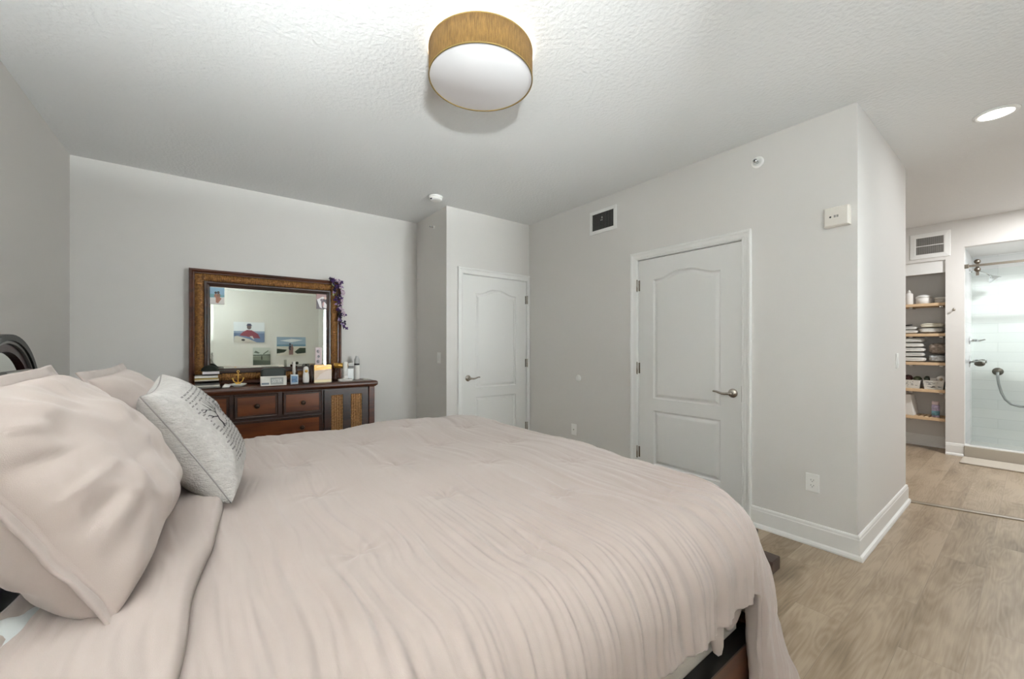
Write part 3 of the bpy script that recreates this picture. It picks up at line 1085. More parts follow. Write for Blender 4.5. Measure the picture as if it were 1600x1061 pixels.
def wdoor(u0, u1):
    b = MB()
    v0, v1 = .165, .855
    m = (u0 + u1) / 2
    for q in ((u0, v0, u0 + .06, v1), (u1 - .06, v0, u1, v1), (m - .036, v0 + .06, m + .036, v1 - .052), (u0 + .06, v0, u1 - .06, v0 + .06), (u0 + .06, v1 - .052, u1 - .06, v1)):
        b.box((q[0], q[1], -.012), (q[2], q[3], .006), T=TD)
    f = b.build('door', M['cherryd'], dr, merge=False)
    for a, c in ((u0 + .06, m - .036), (m + .036, u1 - .06)):
        # plaited vertical cords
        w = MB()
        nc = 5
        for k in range(nc):
            cc = a + (k + .5) * (c - a) / nc
            hh = (v1 - .052) - (v0 + .06)
            n_ = int(hh / .016)
            for i in range(n_):
                z = v0 + .06 + (i + .5) * hh / n_
                s = 1 if (k + i) % 2 else -1
                w.tube([TD(cc - .010 * s, z - .007, -.004), TD(cc, z, .002), TD(cc + .010 * s, z + .007, -.004)], [.003, .0062, .003], 6)
        w.box((a, v0 + .06, -.012), (c, v1 - .052, -.006), T=TD)
        w.build('woven_panel', mat('rattan_cord', '#a87b4b', .6, var=.3, vscale=70), f, merge=False, label='plaited tan rattan panel')


wdoor(.872, 1.282)

# ------------------------------------------------------------------ dresser mirror
XM = -4.40
mr = thing('wall_mirror', (-4.42, .48, .925), 'wide dark wood mirror with woven frame standing on the dresser', 'mirror')
TMi = lambda u, v, n: (XM + n, u, v)
Y0, Y1, Z0, Z1 = -.14, 1.10, .928, 1.948


def ring(o0, o1, n_out, n_in, name, m, prof=None, n_back=-.03):
    b = MB()
    pr_ = prof or [(o0, n_back), (o0, n_out), (o1, n_in), (o1, n_back)]
    rows = []
    for o, n in pr_:
        rows.append([TMi(Y0 + o, Z0 + o, n), TMi(Y1 - o, Z0 + o, n), TMi(Y1 - o, Z1 - o, n), TMi(Y0 + o, Z1 - o, n)])
    b.grid(np.array(rows), smooth=False, wrapv=True)
    return b.build(name, m, mr)


ring(0, 0, 0, 0, 'outer_frame', M['cherry'], [(0, -.03), (0, .012), (.006, .020), (.018, .022), (.026, .016), (.030, .010), (.036, .010), (.040, .004), (.040, -.03)])
ring(.040, .105, 0, 0, 'woven_inlay', M['weaveT'], [(.040, -.03), (.040, .002), (.055, .012), (.072, .015), (.090, .012), (.103, .002), (.103, -.03)])
ring(0, 0, 0, 0, 'inner_frame', M['cherryd'], [(.102, -.03), (.102, .010), (.108, .014), (.120, .014), (.128, .008), (.140, .004), (.147, -.004), (.147, -.03)])
# cords of the woven inlay along the frame
cd = MB()
def cords(p0, p1, axis, n):
    for i in range(n):
        t_ = (i + .5) / n
        u = p0[0] + (p1[0] - p0[0]) * t_; v = p0[1] + (p1[1] - p0[1]) * t_
        j = random.uniform(-.002, .002)
        if axis == 'v': cd.tube([TMi(u + j, v - .027, .004), TMi(u, v, .017 + random.uniform(0, .002)), TMi(u - j, v + .027, .004)], [.0035, .0052, .0035], 5)
        else: cd.tube([TMi(u - .027, v + j, .004), TMi(u, v, .017 + random.uniform(0, .002)), TMi(u + .027, v - j, .004)], [.0035, .0052, .0035], 5)
c_ = .0715
cords((Y0 + .11, Z1 - c_), (Y1 - .11, Z1 - c_), 'v', 80); cords((Y0 + .11, Z0 + c_), (Y1 - .11, Z0 + c_), 'v', 80)
cords((Y0 + c_, Z0 + .05), (Y0 + c_, Z1 - .05), 'h', 72); cords((Y1 - c_, Z0 + .05), (Y1 - c_, Z1 - .05), 'h', 72)
cd.build('woven_cords', mat('banana_leaf_cord', '#9c6c36', .55, var=.45, vscale=55), mr, merge=False)
MB().box((Y0 + .145, Z0 + .145, -.026), (Y1 - .145, Z1 - .145, -.006), T=TMi).build('glass', M['mirror'], mr)
b = MB()
rows = [[TMi(Y0 + o, Z0 + o, n), TMi(Y1 - o, Z0 + o, n), TMi(Y1 - o, Z1 - o, n), TMi(Y0 + o, Z1 - o, n)] for o, n in ((.1465, -.0062), (.168, -.0056))]
b.grid(np.array(rows), smooth=False, wrapv=True); b.build('bevelled_edge', M['mirror'], mr)
MB().box((Y0 + .01, Z0 + .01, -.045), (Y1 - .01, Z1 - .01, -.031), T=TMi).build('back_board', M['cherryd'], mr)


# ------------------------------------------------------------------ photographs
def photo(name, T, u0, u1, v0, v1, n, shapes, label, cat, cols, group=None, depth=.002):
    b = MB()
    b.box((u0, v0, n), (u1, v1, n + depth), mi=0, T=T)
    w, h = u1 - u0, v1 - v0
    e = depth
    for k, (mi, poly) in enumerate(shapes):
        e += .00025
        ps = [T(u0 + x * w, v0 + y * h, n + e) for x, y in poly]
        tl = tessellate_polygon([[Vector((x, y, 0)) for x, y in poly]])
        b.add(ps, tl, False, mi)
    ms = [mat('print_' + c, '#' + c, .35) for c in cols]
    return b.build(name, ms, label=label, cat=cat, group=group, merge=False, recalc=False)


def ell(cx, cy, rx, ry, n=14): return [(cx + rx * math.cos(2 * PI * i / n), cy + ry * math.sin(2 * PI * i / n)) for i in range(n)]


GP = 'photos tucked into the mirror glass'
TMg = lambda u, v, n: (XM - .004 + n, u, v)
photo('photo_print', TMg, .004, .108, 1.648, 1.797, .002,
      [(1, [(0, .5), (1, .5), (1, 1), (0, 1)]), (2, [(0, .38), (1, .44), (1, .56), (0, .6)]), (3, [(0, 0), (1, 0), (1, .42), (0, .36)]),
       (4, ell(.42, .50, .13, .12)), (5, ell(.60, .52, .12, .14)), (6, ell(.40, .68, .09, .07)), (6, ell(.58, .70, .09, .08)), (4, [(.4, .1), (.56, .06), (.8, .34), (.6, .46), (.4, .4)])],
      'small beach snapshot tucked in the mirror upper left corner', 'photo', ['d8dde0', '8fb4c9', '7aa7ad', 'dfd9d2', 'a9745c', '8a6a58', '3a2a26'], GP)
photo('photo_print', TMg, .862, .966, 1.652, 1.803, .002,
      [(1, [(0, 0), (1, 0), (1, .72), (0, .62)]), (2, [(.05, .62), (.3, .1), (.5, .05), (.42, .5), (.75, .8), (.55, .84)]), (3, ell(.68, .3, .16, .2)), (4, ell(.48, .6, .14, .09)), (2, [(.62, .1), (.9, .05), (.95, .3), (.7, .5)]), (5, ell(.8, .75, .12, .1))],
      'reddish snapshot tucked in the mirror upper right corner', 'photo', ['a88480', '4b3d42', 'd9d2d0', 'b78a84', '6a5a60', 'c7a79b'], GP)
photo('photo_strip', TMg, .852, .912, 1.078, 1.262, .002,
      [(1, ell(.42, .78, .24, .09)), (1, ell(.5, .50, .2, .08)), (1, ell(.42, .22, .26, .09)), (2, ell(.62, .8, .14, .05)), (2, ell(.62, .24, .12, .05))],
      'pinkish strip of three small photos at the mirror lower right', 'photo', ['cbb5b6', '4a3c3e', 'a58e8c'], GP)
# prints on the wall behind the camera, seen in the mirror
GW = 'unframed prints on the wall behind the camera'
TXy = lambda u, v, n: (1.3 - n, u, v)
def mirx(poly): return [(1 - x, y) for x, y in poly]
photo('wall_print', TXy, .404, .951, 1.347, 1.775, .001,
      [(1, [(0, 0), (1, 0), (1, .52), (0, .52)]), (2, [(0, .46), (1, .46), (1, .56), (0, .56)]), (3, [(.0, 0), (.75, 0), (.5, .16), (.12, .32), (.02, .3)]),
       (4, [(.18, .34), (.28, .5), (.42, .62), (.58, .6), (.78, .42), (.86, .2), (.62, .22), (.4, .3)]), (5, ell(.49, .76, .075, .12)), (6, [(.40, .82), (.44, .93), (.54, .93), (.59, .82)]), (7, ell(.3, .12, .06, .05)), (3, [(.5, .3), (.66, .12), (.6, .32)])],
      'wide boat and sea print with red jacket, reflected in the mirror', 'wall print', ['dfe2e6', '6d7f9f', '94a4bb', 'cfc9c0', '8a4450', '7c6a6c', '55586e', '33333a'], GW, depth=.02)
photo('wall_print', TXy, 1.18, 1.753, 1.054, 1.471, .001,
      [(1, [(0, .58), (1, .58), (1, 1), (0, 1)]), (2, [(0, .5), (1, .5), (1, .6), (0, .6)]), (3, [(0, 0), (1, 0), (1, .5), (0, .5)]), (4, [(0, .12), (.25, .18), (.35, .32), (0, .38)]), (4, [(.6, .2), (.78, .42), (1, .42), (1, .14), (.7, .1)]),
       (5, ell(.45, .42, .05, .14)), (6, ell(.52, .38, .05, .14)), (5, ell(.45, .62, .035, .05)), (6, ell(.52, .56, .03, .045)), (6, [(.41, .05), (.56, .05), (.56, .3), (.41, .3)]), (7, [(.1, .8), (.5, .72), (.9, .84), (.5, .9)])],
      'beach print of a couple from behind, reflected in the mirror', 'wall print', ['cfd8dc', '9bb0c4', '6f93a8', 'd8d3c7', '3d4a3c', '3a3c4c', '8a6b66', 'e6e9ec'], GW, depth=.02)
photo('wall_print', TXy, .741, 1.059, .855, 1.238, .001,
      [(1, [(0, 0), (1, 0), (1, .55), (0, .5)]), (2, [(0, .52), (1, .55), (1, .62), (0, .6)]), (3, [(0, 0), (1, 0), (1, .25), (0, .3)]), (4, ell(.5, .42, .03, .13)), (2, [(.05, .72), (.3, .66), (.4, .7), (.15, .82)]), (2, [(.6, .6), (.9, .8), (.86, .84), (.58, .66)])],
      'grey green misty shore print, reflected in the mirror', 'wall print', ['c3c7c0', '848a7c', '6b7268', '5e665a', '22261f'], GW, depth=.02)

# ------------------------------------------------------------------ wisteria garland on the mirror corner
ga = thing('flower_garland', (-4.36, 1.05, 1.45), 'purple wisteria garland hanging from the mirror top right corner', 'garland')
b = MB()
spine = [(-4.365, .99, 1.955), (-4.35, 1.02, 1.93), (-4.345, 1.035, 1.85), (-4.345, 1.04, 1.75), (-4.345, 1.06, 1.65), (-4.345, 1.085, 1.55), (-4.345, 1.11, 1.45)]
b.tube(spine, .003, 6)
spine2 = [(-4.37, 1.0, 1.955), (-4.36, 1.07, 1.945), (-4.35, 1.085, 1.85), (-4.35, 1.09, 1.7), (-4.35, 1.10, 1.58)]
b.tube(spine2, .003, 6)
b.build('stem', mat('stem_green', '#3e5a35', .6), ga)
pm = [mat('violet_petal', '#4b2a63', .7), mat('lilac_petal', '#a68bb5', .7), mat('pale_pink_petal', '#cdb6c4', .7), mat('dark_plum_petal', '#2c1a3a', .7)]
rg = random.Random(11)


def petal_mesh(seed, s):
    q = MB(); r_ = random.Random(seed)
    for k in range(5):
        a = 2 * PI * k / 5 + r_.random()
        tilt = r_.uniform(.2, 1.1)
        pts = [(0, 0, 0), (s * .5, s * .34, 0), (s, s * .22, s * .2), (s * 1.05, -s * .1, s * .25), (s * .5, -s * .34, .0)]
        R = Matrix.Rotation(a, 3, 'X') @ Matrix.Rotation(-tilt, 3, 'Y') @ Matrix.Rotation(r_.uniform(-.4, .4), 3, 'X')
        o = len(q.v)
        vv = [R @ Vector(p) for p in pts]
        q.add(vv, [(0, 1, 2, 3, 4)], True)
    return q


def along(sp, t):
    k = min(int(t * (len(sp) - 1)), len(sp) - 2); f = t * (len(sp) - 1) - k
    return Vector(sp[k]).lerp(Vector(sp[k + 1]), f)


for i in range(64):
    sp = spine if i % 2 else spine2
    t = (i // 2 + .4) / 32
    c = along(sp, t) + Vector((rg.uniform(.0, .022), rg.uniform(-.022, .022), rg.uniform(-.008, .008)))
    q = petal_mesh(i, rg.uniform(.016, .026))
    q.v = [tuple(Vector(p) + c) for p in q.v]
    mi = rg.choice((0, 3, 0, 1, 3) if i % 2 else (2, 1, 2, 2, 0))
    o = q.build('blossom', pm[mi], ga, merge=False, recalc=False)
    o.modifiers.new('thickness', 'SOLIDIFY').thickness = .0012
for c, s in (((-4.34, .995, 1.905), .03), ((-4.345, 1.0, 1.80), .022)):
    q = MB()
    for a in (-.7, .1, .9):
        R = Matrix.Rotation(a, 3, 'X')
        q.add([tuple(Vector(c) + R @ Vector(p)) for p in ((0, 0, 0), (.006, s * .4, s * .2), (.002, s, 0), (.006, s * .4, -s * .2))], [(0, 1, 2, 3)], False)
    o = q.build('leaf', mat('pale_green_leaf', '#9fb58a', .6), ga, merge=False, recalc=False)
    o.modifiers.new('thickness', 'SOLIDIFY').thickness = .001

# ------------------------------------------------------------------ things on the dresser
DZ = .925
# acrylic tray of magazines
mg = thing('letter_tray', (-4.2, -.01, DZ), 'clear acrylic tray of papers at the left end of the dresser', 'tray')
b = MB()
x0, x1, y0, y1 = -4.33, -4.12, -.105, .085
b.box((x0, y0, DZ), (x1, y1, DZ + .004))
b.box((x0, y0, DZ + .058), (x1, y1, DZ + .062))
for y in (y0, y1 - .004): b.box((x0, y, DZ + .004), (x1, y + .004, DZ + .115))
b.build('tray', mat('clear_acrylic', '#e8e9e6', .1, trans=.0) if False else M['glass'], mg, merge=False)
MB().box((x0, y0, DZ + .113), (x1, y1, DZ + .117)).build('lid', M['glass'], mg)
for k, (z, h, c, lbl) in enumerate(((DZ + .005, .012, '#8c8780', 'grey magazine at the bottom of the acrylic tray'), (DZ + .018, .010, '#d9d4ca', 'white magazine second from the bottom in the tray'),
                                    (DZ + .030, .014, '#3d3733', 'dark covered booklet in the middle of the tray'), (DZ + .063, .010, '#c9bfae', 'beige booklet on the tray upper level'),
                                    (DZ + .075, .009, '#b89d4e', 'yellowish booklet high in the acrylic tray'), (DZ + .088, .016, '#e2ded6', 'white paper stack topmost inside the tray'))):
    o = MB().box((x0 + .015 + .004 * k, y0 + .010, z), (x1 - .004 - .003 * (k % 3), y1 - .012 - .003 * k, z + h)).build('magazine', mat('cover_' + c[1:], c, .5), bevel=.001, label=lbl, cat='magazine', group='papers in the acrylic tray')
MB().box((-4.29, -.045, DZ + .118), (-4.15, .068, DZ + .138)).build('book', mat('pinkish_white_book', '#d8cfd0', .5), bevel=.002, label='small white book under the dark green cap', cat='book')
hat = thing('cap', (-4.22, .02, DZ + .139), 'dark green cap resting on the papers beside the mirror', 'cap')
b = MB(); b.super((-4.225, .005, DZ + .139), (.07, .062, .052), 1, 1, 24, 14)
b.v = [(x, y, max(z, DZ + .139)) for x, y, z in b.v]
b.build('crown', mat('dark_green_cloth', '#22271f', .9, bump=.3, bscale=300), hat)
br = MB(); ol = [(-4.22 + .07 * math.cos(t) * .95, .04 + .062 * math.sin(t)) for t in np.linspace(-.3, PI + .3, 16)]
ol = [(-4.225 + .06 * math.sin(t), .04 + .068 * math.cos(t)) for t in np.linspace(-PI / 2 - .2, PI / 2 + .2, 16)]
ol = [(-4.225 + .06 * math.sin(t), .03 + .078 * math.cos(t)) for t in np.linspace(-PI / 2, PI / 2, 18)]
br.prism(ol, lambda u, v, n: (u, v, n), DZ + .139, DZ + .144); br.build('brim', mat('dark_green_cloth', '#22271f', .9), hat)
# anchor on its dish
an = thing('anchor_ornament', (-4.19, .20, DZ + .02), 'small gold anchor standing on the white dish', 'ornament')
b = MB()
TAn = lambda u, v, n: (-4.19 + n, .199 + u, DZ + .022 + v)
b.tube([TAn(0, .012, 0), TAn(0, .098, 0)], [.006, .0045], 10)
b.tube([TAn(-.024, .078, 0), TAn(.024, .078, 0)], .0035, 8)
b.tube([TAn(.0085 * math.cos(t), .107 + .0085 * math.sin(t), 0) for t in np.linspace(0, 2 * PI, 18)[:-1]], .003, 8, closed=True)
b.tube([TAn(.036 * math.sin(t), .044 - .036 * math.cos(t), 0) for t in np.linspace(-1.75, 1.75, 20)], [.002 + .0035 * math.cos(t / 1.9) for t in np.linspace(-1.75, 1.75, 20)], 8)
for s in (-1, 1):
    b.tube([TAn(s * .044, .045, 0), TAn(s * .033, .058, 0)], [.006, .001], 8)
b.build('anchor', M['gold'], an)
MB().box((-4.205, .18, DZ + .02), (-4.175, .218, DZ + .027)).build('foot', M['gold'], an, bevel=.002)
b = MB(); b.lathe([(.030, 0), (.032, .003), (.05, .010), (.066, .022), (.064, .024), (.048, .014), (.03, .009), (0, .009)], 30, lambda a, c, h: (-4.20 + a * .9, .199 + c, DZ + h))
b.build('trinket_dish', M['paper'], label='shallow white trinket dish holding the gold anchor', cat='dish')
b = MB(); b.prism([(-.03, 0), (.02, 0), (.035, .02), (-.01, .026)], lambda u, v, n: (-4.18 + n, .115 + u, DZ + .001 + v), -.03, .03)
b.build('folded_card', M['paper'], label='small folded white card left of the anchor dish', cat='card')
# block calendar
ca = thing('block_calendar', (-4.09, .455, DZ), 'white block sign reading SISTER at the dresser front edge', 'sign')
TC = lambda u, v, n: (-4.082 + n, .455 + u, DZ + v)
MB().box((-.10, 0, -.035), (.10, .083, 0), T=TC).build('block', mat('whitewashed_wood', '#dedbd2', .6, var=.06, vscale=20), ca, bevel=.002)
b = MB(); b.box((-.026, .010, .0), (.074, .072, .002), T=TC); b.build('plaque', mat('grey_plaque', '#a3a5a0', .6), ca)
v, f = text_mesh('SISTER', .034, lambda x, y, z: TC(.024 + x * .80, .028 + y * 1.25, .0022 + z)); b = MB(); b.add(v, f); b.build('lettering', mat('sign_white', '#efeee9', .6), ca, merge=False, recalc=False)
b = MB(); b.box((-.092, .012, 0), (-.036, .028, .0015), T=TC); b.build('blue_band', mat('slate_blue', '#6f7c85', .6), ca)
b = MB(); b.super((-4.30, .475, DZ + .075), (.045, .10, .073), .35, .35, 28, 16); b.build('case', mat('dark_green_leather', '#2d332e', .55), label='dark green case standing behind the white sign block', cat='case')
# perfume style bottle
bl = thing('perfume_bottle', (-4.145, .623, DZ), 'square blue labelled bottle with tall pale cap', 'bottle')
MB().box((-4.165, .592, DZ), (-4.125, .656, DZ + .088)).build('body', mat('pale_blue_glass', '#b9c3c9', .15), bl, bevel=.006, seg=3)
MB().box((-4.126, .600, DZ + .016), (-4.1235, .648, DZ + .074)).build('front_label', mat('blue_seascape_label', '#5a7d9d', .4, var=.5, vscale=40), bl)
b = MB(); b.lathe([(.009, .086), (.012, .092), (.012, .108), (.015, .110), (.0125, .150), (.012, .205), (.009, .208), (0, .208)], 20, lambda a, c, h: (-4.145 + a, .623 + c, DZ + h)); b.build('cap', mat('pale_grey_cap', '#cfcbc3', .3), bl)
# white figurine bottle with two round ears
wb = thing('lotion_bottle', (-4.115, .717, DZ), 'white hourglass bottle with gold emblem and two round tops', 'bottle')
b = MB(); b.lathe([(.022, 0), (.026, .004), (.029, .05), (.026, .085), (.022, .105), (.024, .125), (.022, .148), (.012, .16), (0, .162)], 24, lambda a, c, h: (-4.115 + a * .8, .717 + c, DZ + h)); b.build('body', mat('glossy_white', '#dcd7cf', .25), wb)
b = MB(); b.lathe([(.014, 0), (.013, .002), (.0, .003)], 20, lambda a, c, h: (-4.0955 + h, .717 + a, DZ + .118 + c)); b.build('emblem', M['gold'], wb)
for s in (-1, 1):
    b = MB(); b.super((-4.115, .717 + s * .017, DZ + .172), (.010, .015, .015), 1, 1, 16, 10); b.build('round_top', mat('dark_olive_knob', '#4a463c', .35), wb)
b = MB(); b.lathe([(.023, 0.0005), (.0265, .004), (.0268, .012)], 24, lambda a, c, h: (-4.115 + a * .85, .717 + c, DZ + h)); b.build('base_ring', M['black'], wb)
b = MB(); b.lathe([(.012, 0), (.014, .003), (.014, .10), (.011, .104), (.011, .16), (0, .162)], 18, lambda a, c, h: (-4.27 + a, .66 + c, DZ + h)); b.build('roller_bottle', mat('dark_amber', '#41261a', .25), label='slim dark bottle behind the blue labelled bottle', cat='bottle')
b = MB(); b.lathe([(.018, 0), (.02, .003), (.02, .11), (.016, .114), (.016, .165), (0, .167)], 18, lambda a, c, h: (-4.24 + a, .79 + c, DZ + h)); b.build('bottle', mat('dark_brown_glass', '#351d16', .25), label='dark brown bottle between white bottle and gold box', cat='bottle')
# gold gift box
gb = thing('gift_box', (-4.21, .88, DZ), 'gold and white printed box standing on the dresser', 'box')
TG = lambda u, v, n: (-4.195 + n, .802 + u, DZ + v)
MB().box((0, 0, -.045), (.156, .168, 0), T=TG).build('box', mat('champagne_card', '#d9bfa6', .35), gb, bevel=.002)
b = MB()
for poly, mi in (([(0, .115), (.05, .118), (.156, .128), (.156, .168), (0, .168)], 0), ([(.02, .03), (.05, .075), (.10, .105), (.156, .118), (.156, .03)], 1), ([(0, 0), (.156, 0), (.156, .024), (0, .024)], 2),
                 ([(.02, .145), (.08, .152), (.156, .148), (.156, .156), (.08, .160), (.02, .152)], 2)):
    tl = tessellate_polygon([[Vector((x, y, 0)) for x, y in poly]])
    b.add([TG(x, y, .0006 + .0002 * mi) for x, y in poly], tl, False, mi)
b.build('printed_swoosh', [mat('gold_foil', '#b98f4d', .3, .5), mat('pearl_pink', '#e6d4c6', .4), mat('pale_gold', '#f0dcae', .3)], gb, merge=False, recalc=False)
# right group
b = MB(); b.lathe([(.024, 0), (.027, .002), (.027, .03), (.024, .032), (.024, .112), (.026, .114), (.026, .135), (0, .136)], 24, lambda a, c, h: (-4.30 + h - .05, 1.06 + a, DZ + .03 + .114 + c) if False else (-4.30 + a, 1.02 + c, DZ + h))
b.build('jar', mat('dark_amber_jar', '#3c2114', .25), label='tall dark jar behind the gold tube', cat='jar')
b = MB(); b.tube([(-4.255, .995, DZ + .153), (-4.255, 1.125, DZ + .153)], .026, 20); b.build('gold_tube', M['gold'], label='gold cylinder lying across the jar tops', cat='tube')
b = MB(); b.lathe([(.025, 0), (.026, .003), (.026, .028), (.02, .03), (.023, .032), (.023, .165), (.02, .168), (0, .168)], 24, lambda a, c, h: (-4.215 + a, 1.092 + c, DZ + .0205 + h)); b.build('lotion_tube', M['paper'], label='white cylinder bottle on the round white tray', cat='bottle')
b = MB(); b.lathe([(.066, 0), (.07, .003), (.07, .018), (.066, .02), (0, .02)], 36, lambda a, c, h: (-4.215 + a, 1.092 + c, DZ + h)); b.build('round_tray', M['paper'], label='flat round white tray on the dresser right end', cat='tray')
bx = thing('clear_box', (-4.33, 1.17, DZ), 'clear glass box with dark lid beside the spray can', 'box')
MB().box((-4.36, 1.132, DZ), (-4.30, 1.198, DZ + .12)).build('body', mat('frosted_clear', '#cfd0cc', .2), bx, bevel=.004)
MB().box((-4.362, 1.130, DZ + .121), (-4.298, 1.200, DZ + .142)).build('lid', mat('dark_lid', '#4c4742', .35), bx, bevel=.003)
MB().box((-4.362, 1.130, DZ + .143), (-4.298, 1.200, DZ + .168)).build('cap', mat('grey_cap', '#a9a6a1', .35), bx, bevel=.003)
sc_ = thing('spray_can', (-4.33, 1.238, DZ), 'tall white spray can with black band at the dresser end', 'spray can')
b = MB(); b.lathe([(.024, 0), (.0265, .004), (.0265, .15), (.024, .155), (0, .156)], 24, lambda a, c, h: (-4.33 + a, 1.238 + c, DZ + h)); b.build('body', M['paper'], sc_)
b = MB(); b.lathe([(.0268, .150), (.0268, .166)], 24, lambda a, c, h: (-4.33 + a, 1.238 + c, DZ + h)); b.build('band', M['black'], sc_)
b = MB(); b.lathe([(.025, .157), (.0265, .167), (.0265, .205), (.020, .222), (.016, .226), (.014, .245), (0, .247)], 24, lambda a, c, h: (-4.33 + a, 1.238 + c, DZ + h)); b.build('cap', mat('grey_white_cap', '#b9b8b6', .35), sc_)
MB().box((-4.36, 1.275, DZ), (-4.22, 1.34, DZ + .006)).build('tray', mat('pale_tray', '#b7b2aa', .4), bevel=.002, label='thin pale tray at the far right end of the dresser', cat='tray')
# sunglasses peeking over the cushion
sg = thing('sunglasses', (-4.15, -.24, DZ), 'black sunglasses at the dresser end beside the pillows', 'sunglasses')
for s in (-1, 1):
    b = MB(); b.super((-4.14, -.235 + s * .035, DZ + .025), (.004, .03, .024), .5, .8, 20, 10); b.build('lens', M['black'], sg)
    b = MB(); b.tube([(-4.14, -.235 + s * .064, DZ + .038), (-4.24, -.235 + s * .064, DZ + .040), (-4.27, -.235 + s * .062, DZ + .02)], .003, 6); b.build('arm', M['black'], sg)
b = MB(); b.tube([(-4.14, -.247, DZ + .036), (-4.139, -.235, DZ + .041), (-4.14, -.223, DZ + .036)], .003, 6); b.build('bridge', M['black'], sg)

# ------------------------------------------------------------------ ceiling lamp over the bed
LX, LY = -1.66, 1.07
la = thing('ceiling_lamp', (LX, LY, 2.588), 'round drum ceiling lamp with tan burlap shade above the bed', 'ceiling lamp')
TL_ = lambda a, c, h: (LX + a, LY + c, h)
b = MB(); b.lathe([(.254, 2.588), (.254, 2.722), (.251, 2.722), (.251, 2.588), (.254, 2.588)], 96, TL_); b.build('lamp_shade', M['burlap'], la)
b = MB(); b.lathe([(.2555, 2.587), (.2555, 2.592), (.250, 2.592), (.250, 2.587), (.2555, 2.587)], 96, TL_); b.build('lower_rim', mat('olive_shade_rim', '#7d6633', .8), la)
b = MB(); b.lathe([(.2552, 2.717), (.2552, 2.7225), (.250, 2.7225), (.250, 2.717), (.2552, 2.717)], 96, TL_); b.build('upper_rim', mat('olive_shade_rim', '#7d6633', .8), la)
b = MB(); b.lathe([(0, 2.591), (.2505, 2.591), (.2505, 2.594), (0, 2.594)], 96, TL_); b.build('diffuser', M['diff'], la)
b = MB(); b.lathe([(0, 2.722), (.258, 2.722), (.263, 2.727), (.263, 2.739), (0, 2.739)], 96, TL_); b.build('ceiling_pan', M['halo'], la)

# ------------------------------------------------------------------ recessed lights, detectors, sprinklers
def recessed(x, y, label, power, z=H):
    r = thing('recessed_light', (x, y, z - .008), label, 'recessed light', 'recessed ceiling lights')
    TT = lambda a, c, h: (x + a, y + c, z + h)
    b = MB(); b.lathe([(.072, -.001), (.078, -.008), (.090, -.010), (.097, -.006), (.099, -.0005)], 48, TT); b.build('trim_ring', M['white'], r)
    b = MB(); b.lathe([(0, -.006), (.076, -.006), (.076, -.003), (0, -.003)], 48, TT); b.build('lens', M['led'], r)
    l = bpy.data.lights.new('recessed_glow', 'AREA'); l.shape = 'DISK'; l.size = .14; l.energy = power; l.color = (.96, .98, 1)
    o = bpy.data.objects.new('recessed_glow', l); o.location = (x, y, z - .013); COL.objects.link(o)


recessed(-.150, 3.935, 'round lit recessed light in the ceiling of the hallway', .5)
recessed(.3, 6.1, 'added recessed light, out of view, brightening the bathroom', 14)  # lamp added out of view to brighten the bathroom
recessed(.7, 7.4, 'added recessed light, out of view, brightening the shower', 2.8, 2.42)  # unseen lamp, added to brighten the shower stall

sd = thing('smoke_detector', (-3.554, 1.766, H - .042), 'white round smoke detector on the ceiling by the wall corner', 'smoke detector')
TS = lambda a, c, h: (-3.554 + a, 1.766 + c, H - h)
b = MB(); b.lathe([(.066, 0), (.066, .012), (.060, .016)], 40, TS); b.build('mounting_plate', M['plastic'], sd)
b = MB(); b.lathe([(.058, .014), (.060, .020), (.058, .034), (.048, .041), (.02, .043), (0, .043)], 40, TS); b.build('body', M['plastic'], sd)
b = MB(); b.super((-3.545, 1.712, H - .034), (.014, .008, .005), .7, .7, 14, 8); b.build('vent_slot', M['dark'], sd)


def sprinkler(T, u, v, rad, label):
    r = thing('sprinkler_head', T(u, v, 0), label, 'sprinkler', 'wall sprinkler heads')
    TT = lambda a, c, h: T(u + a, v + c, h)
    b = MB(); b.lathe([(rad, 0), (rad, .004), (rad * .86, .011), (rad * .62, .012), (rad * .55, .004)], 32, TT); b.build('escutcheon', M['plastic'], r)
    b = MB(); b.lathe([(.011, .001), (.011, .022), (.006, .028), (.006, .040), (0, .041)], 16, TT)
    b.tube([T(u - .012, v, .02), T(u - .013, v, .038), T(u, v, .047), T(u + .013, v, .038), T(u + .012, v, .02)], .003, 8)
    b.lathe([(.013, .046), (.013, .049), (0, .05)], 16, TT)
    b.build('nozzle', M['chrome'], r)
    b = MB(); b.lathe([(.0045, .050), (.0045, .053), (0, .0535)], 12, TT); b.build('orifice', M['dark'], r)


sprinkler(TA, -1.19, 2.576, .040, 'white sprinkler head high on the wall between vent and alarm box')
sprinkler(TJ, -4.007, 2.582, .016, 'tiny sprinkler head high on the narrow wall beside the far door')


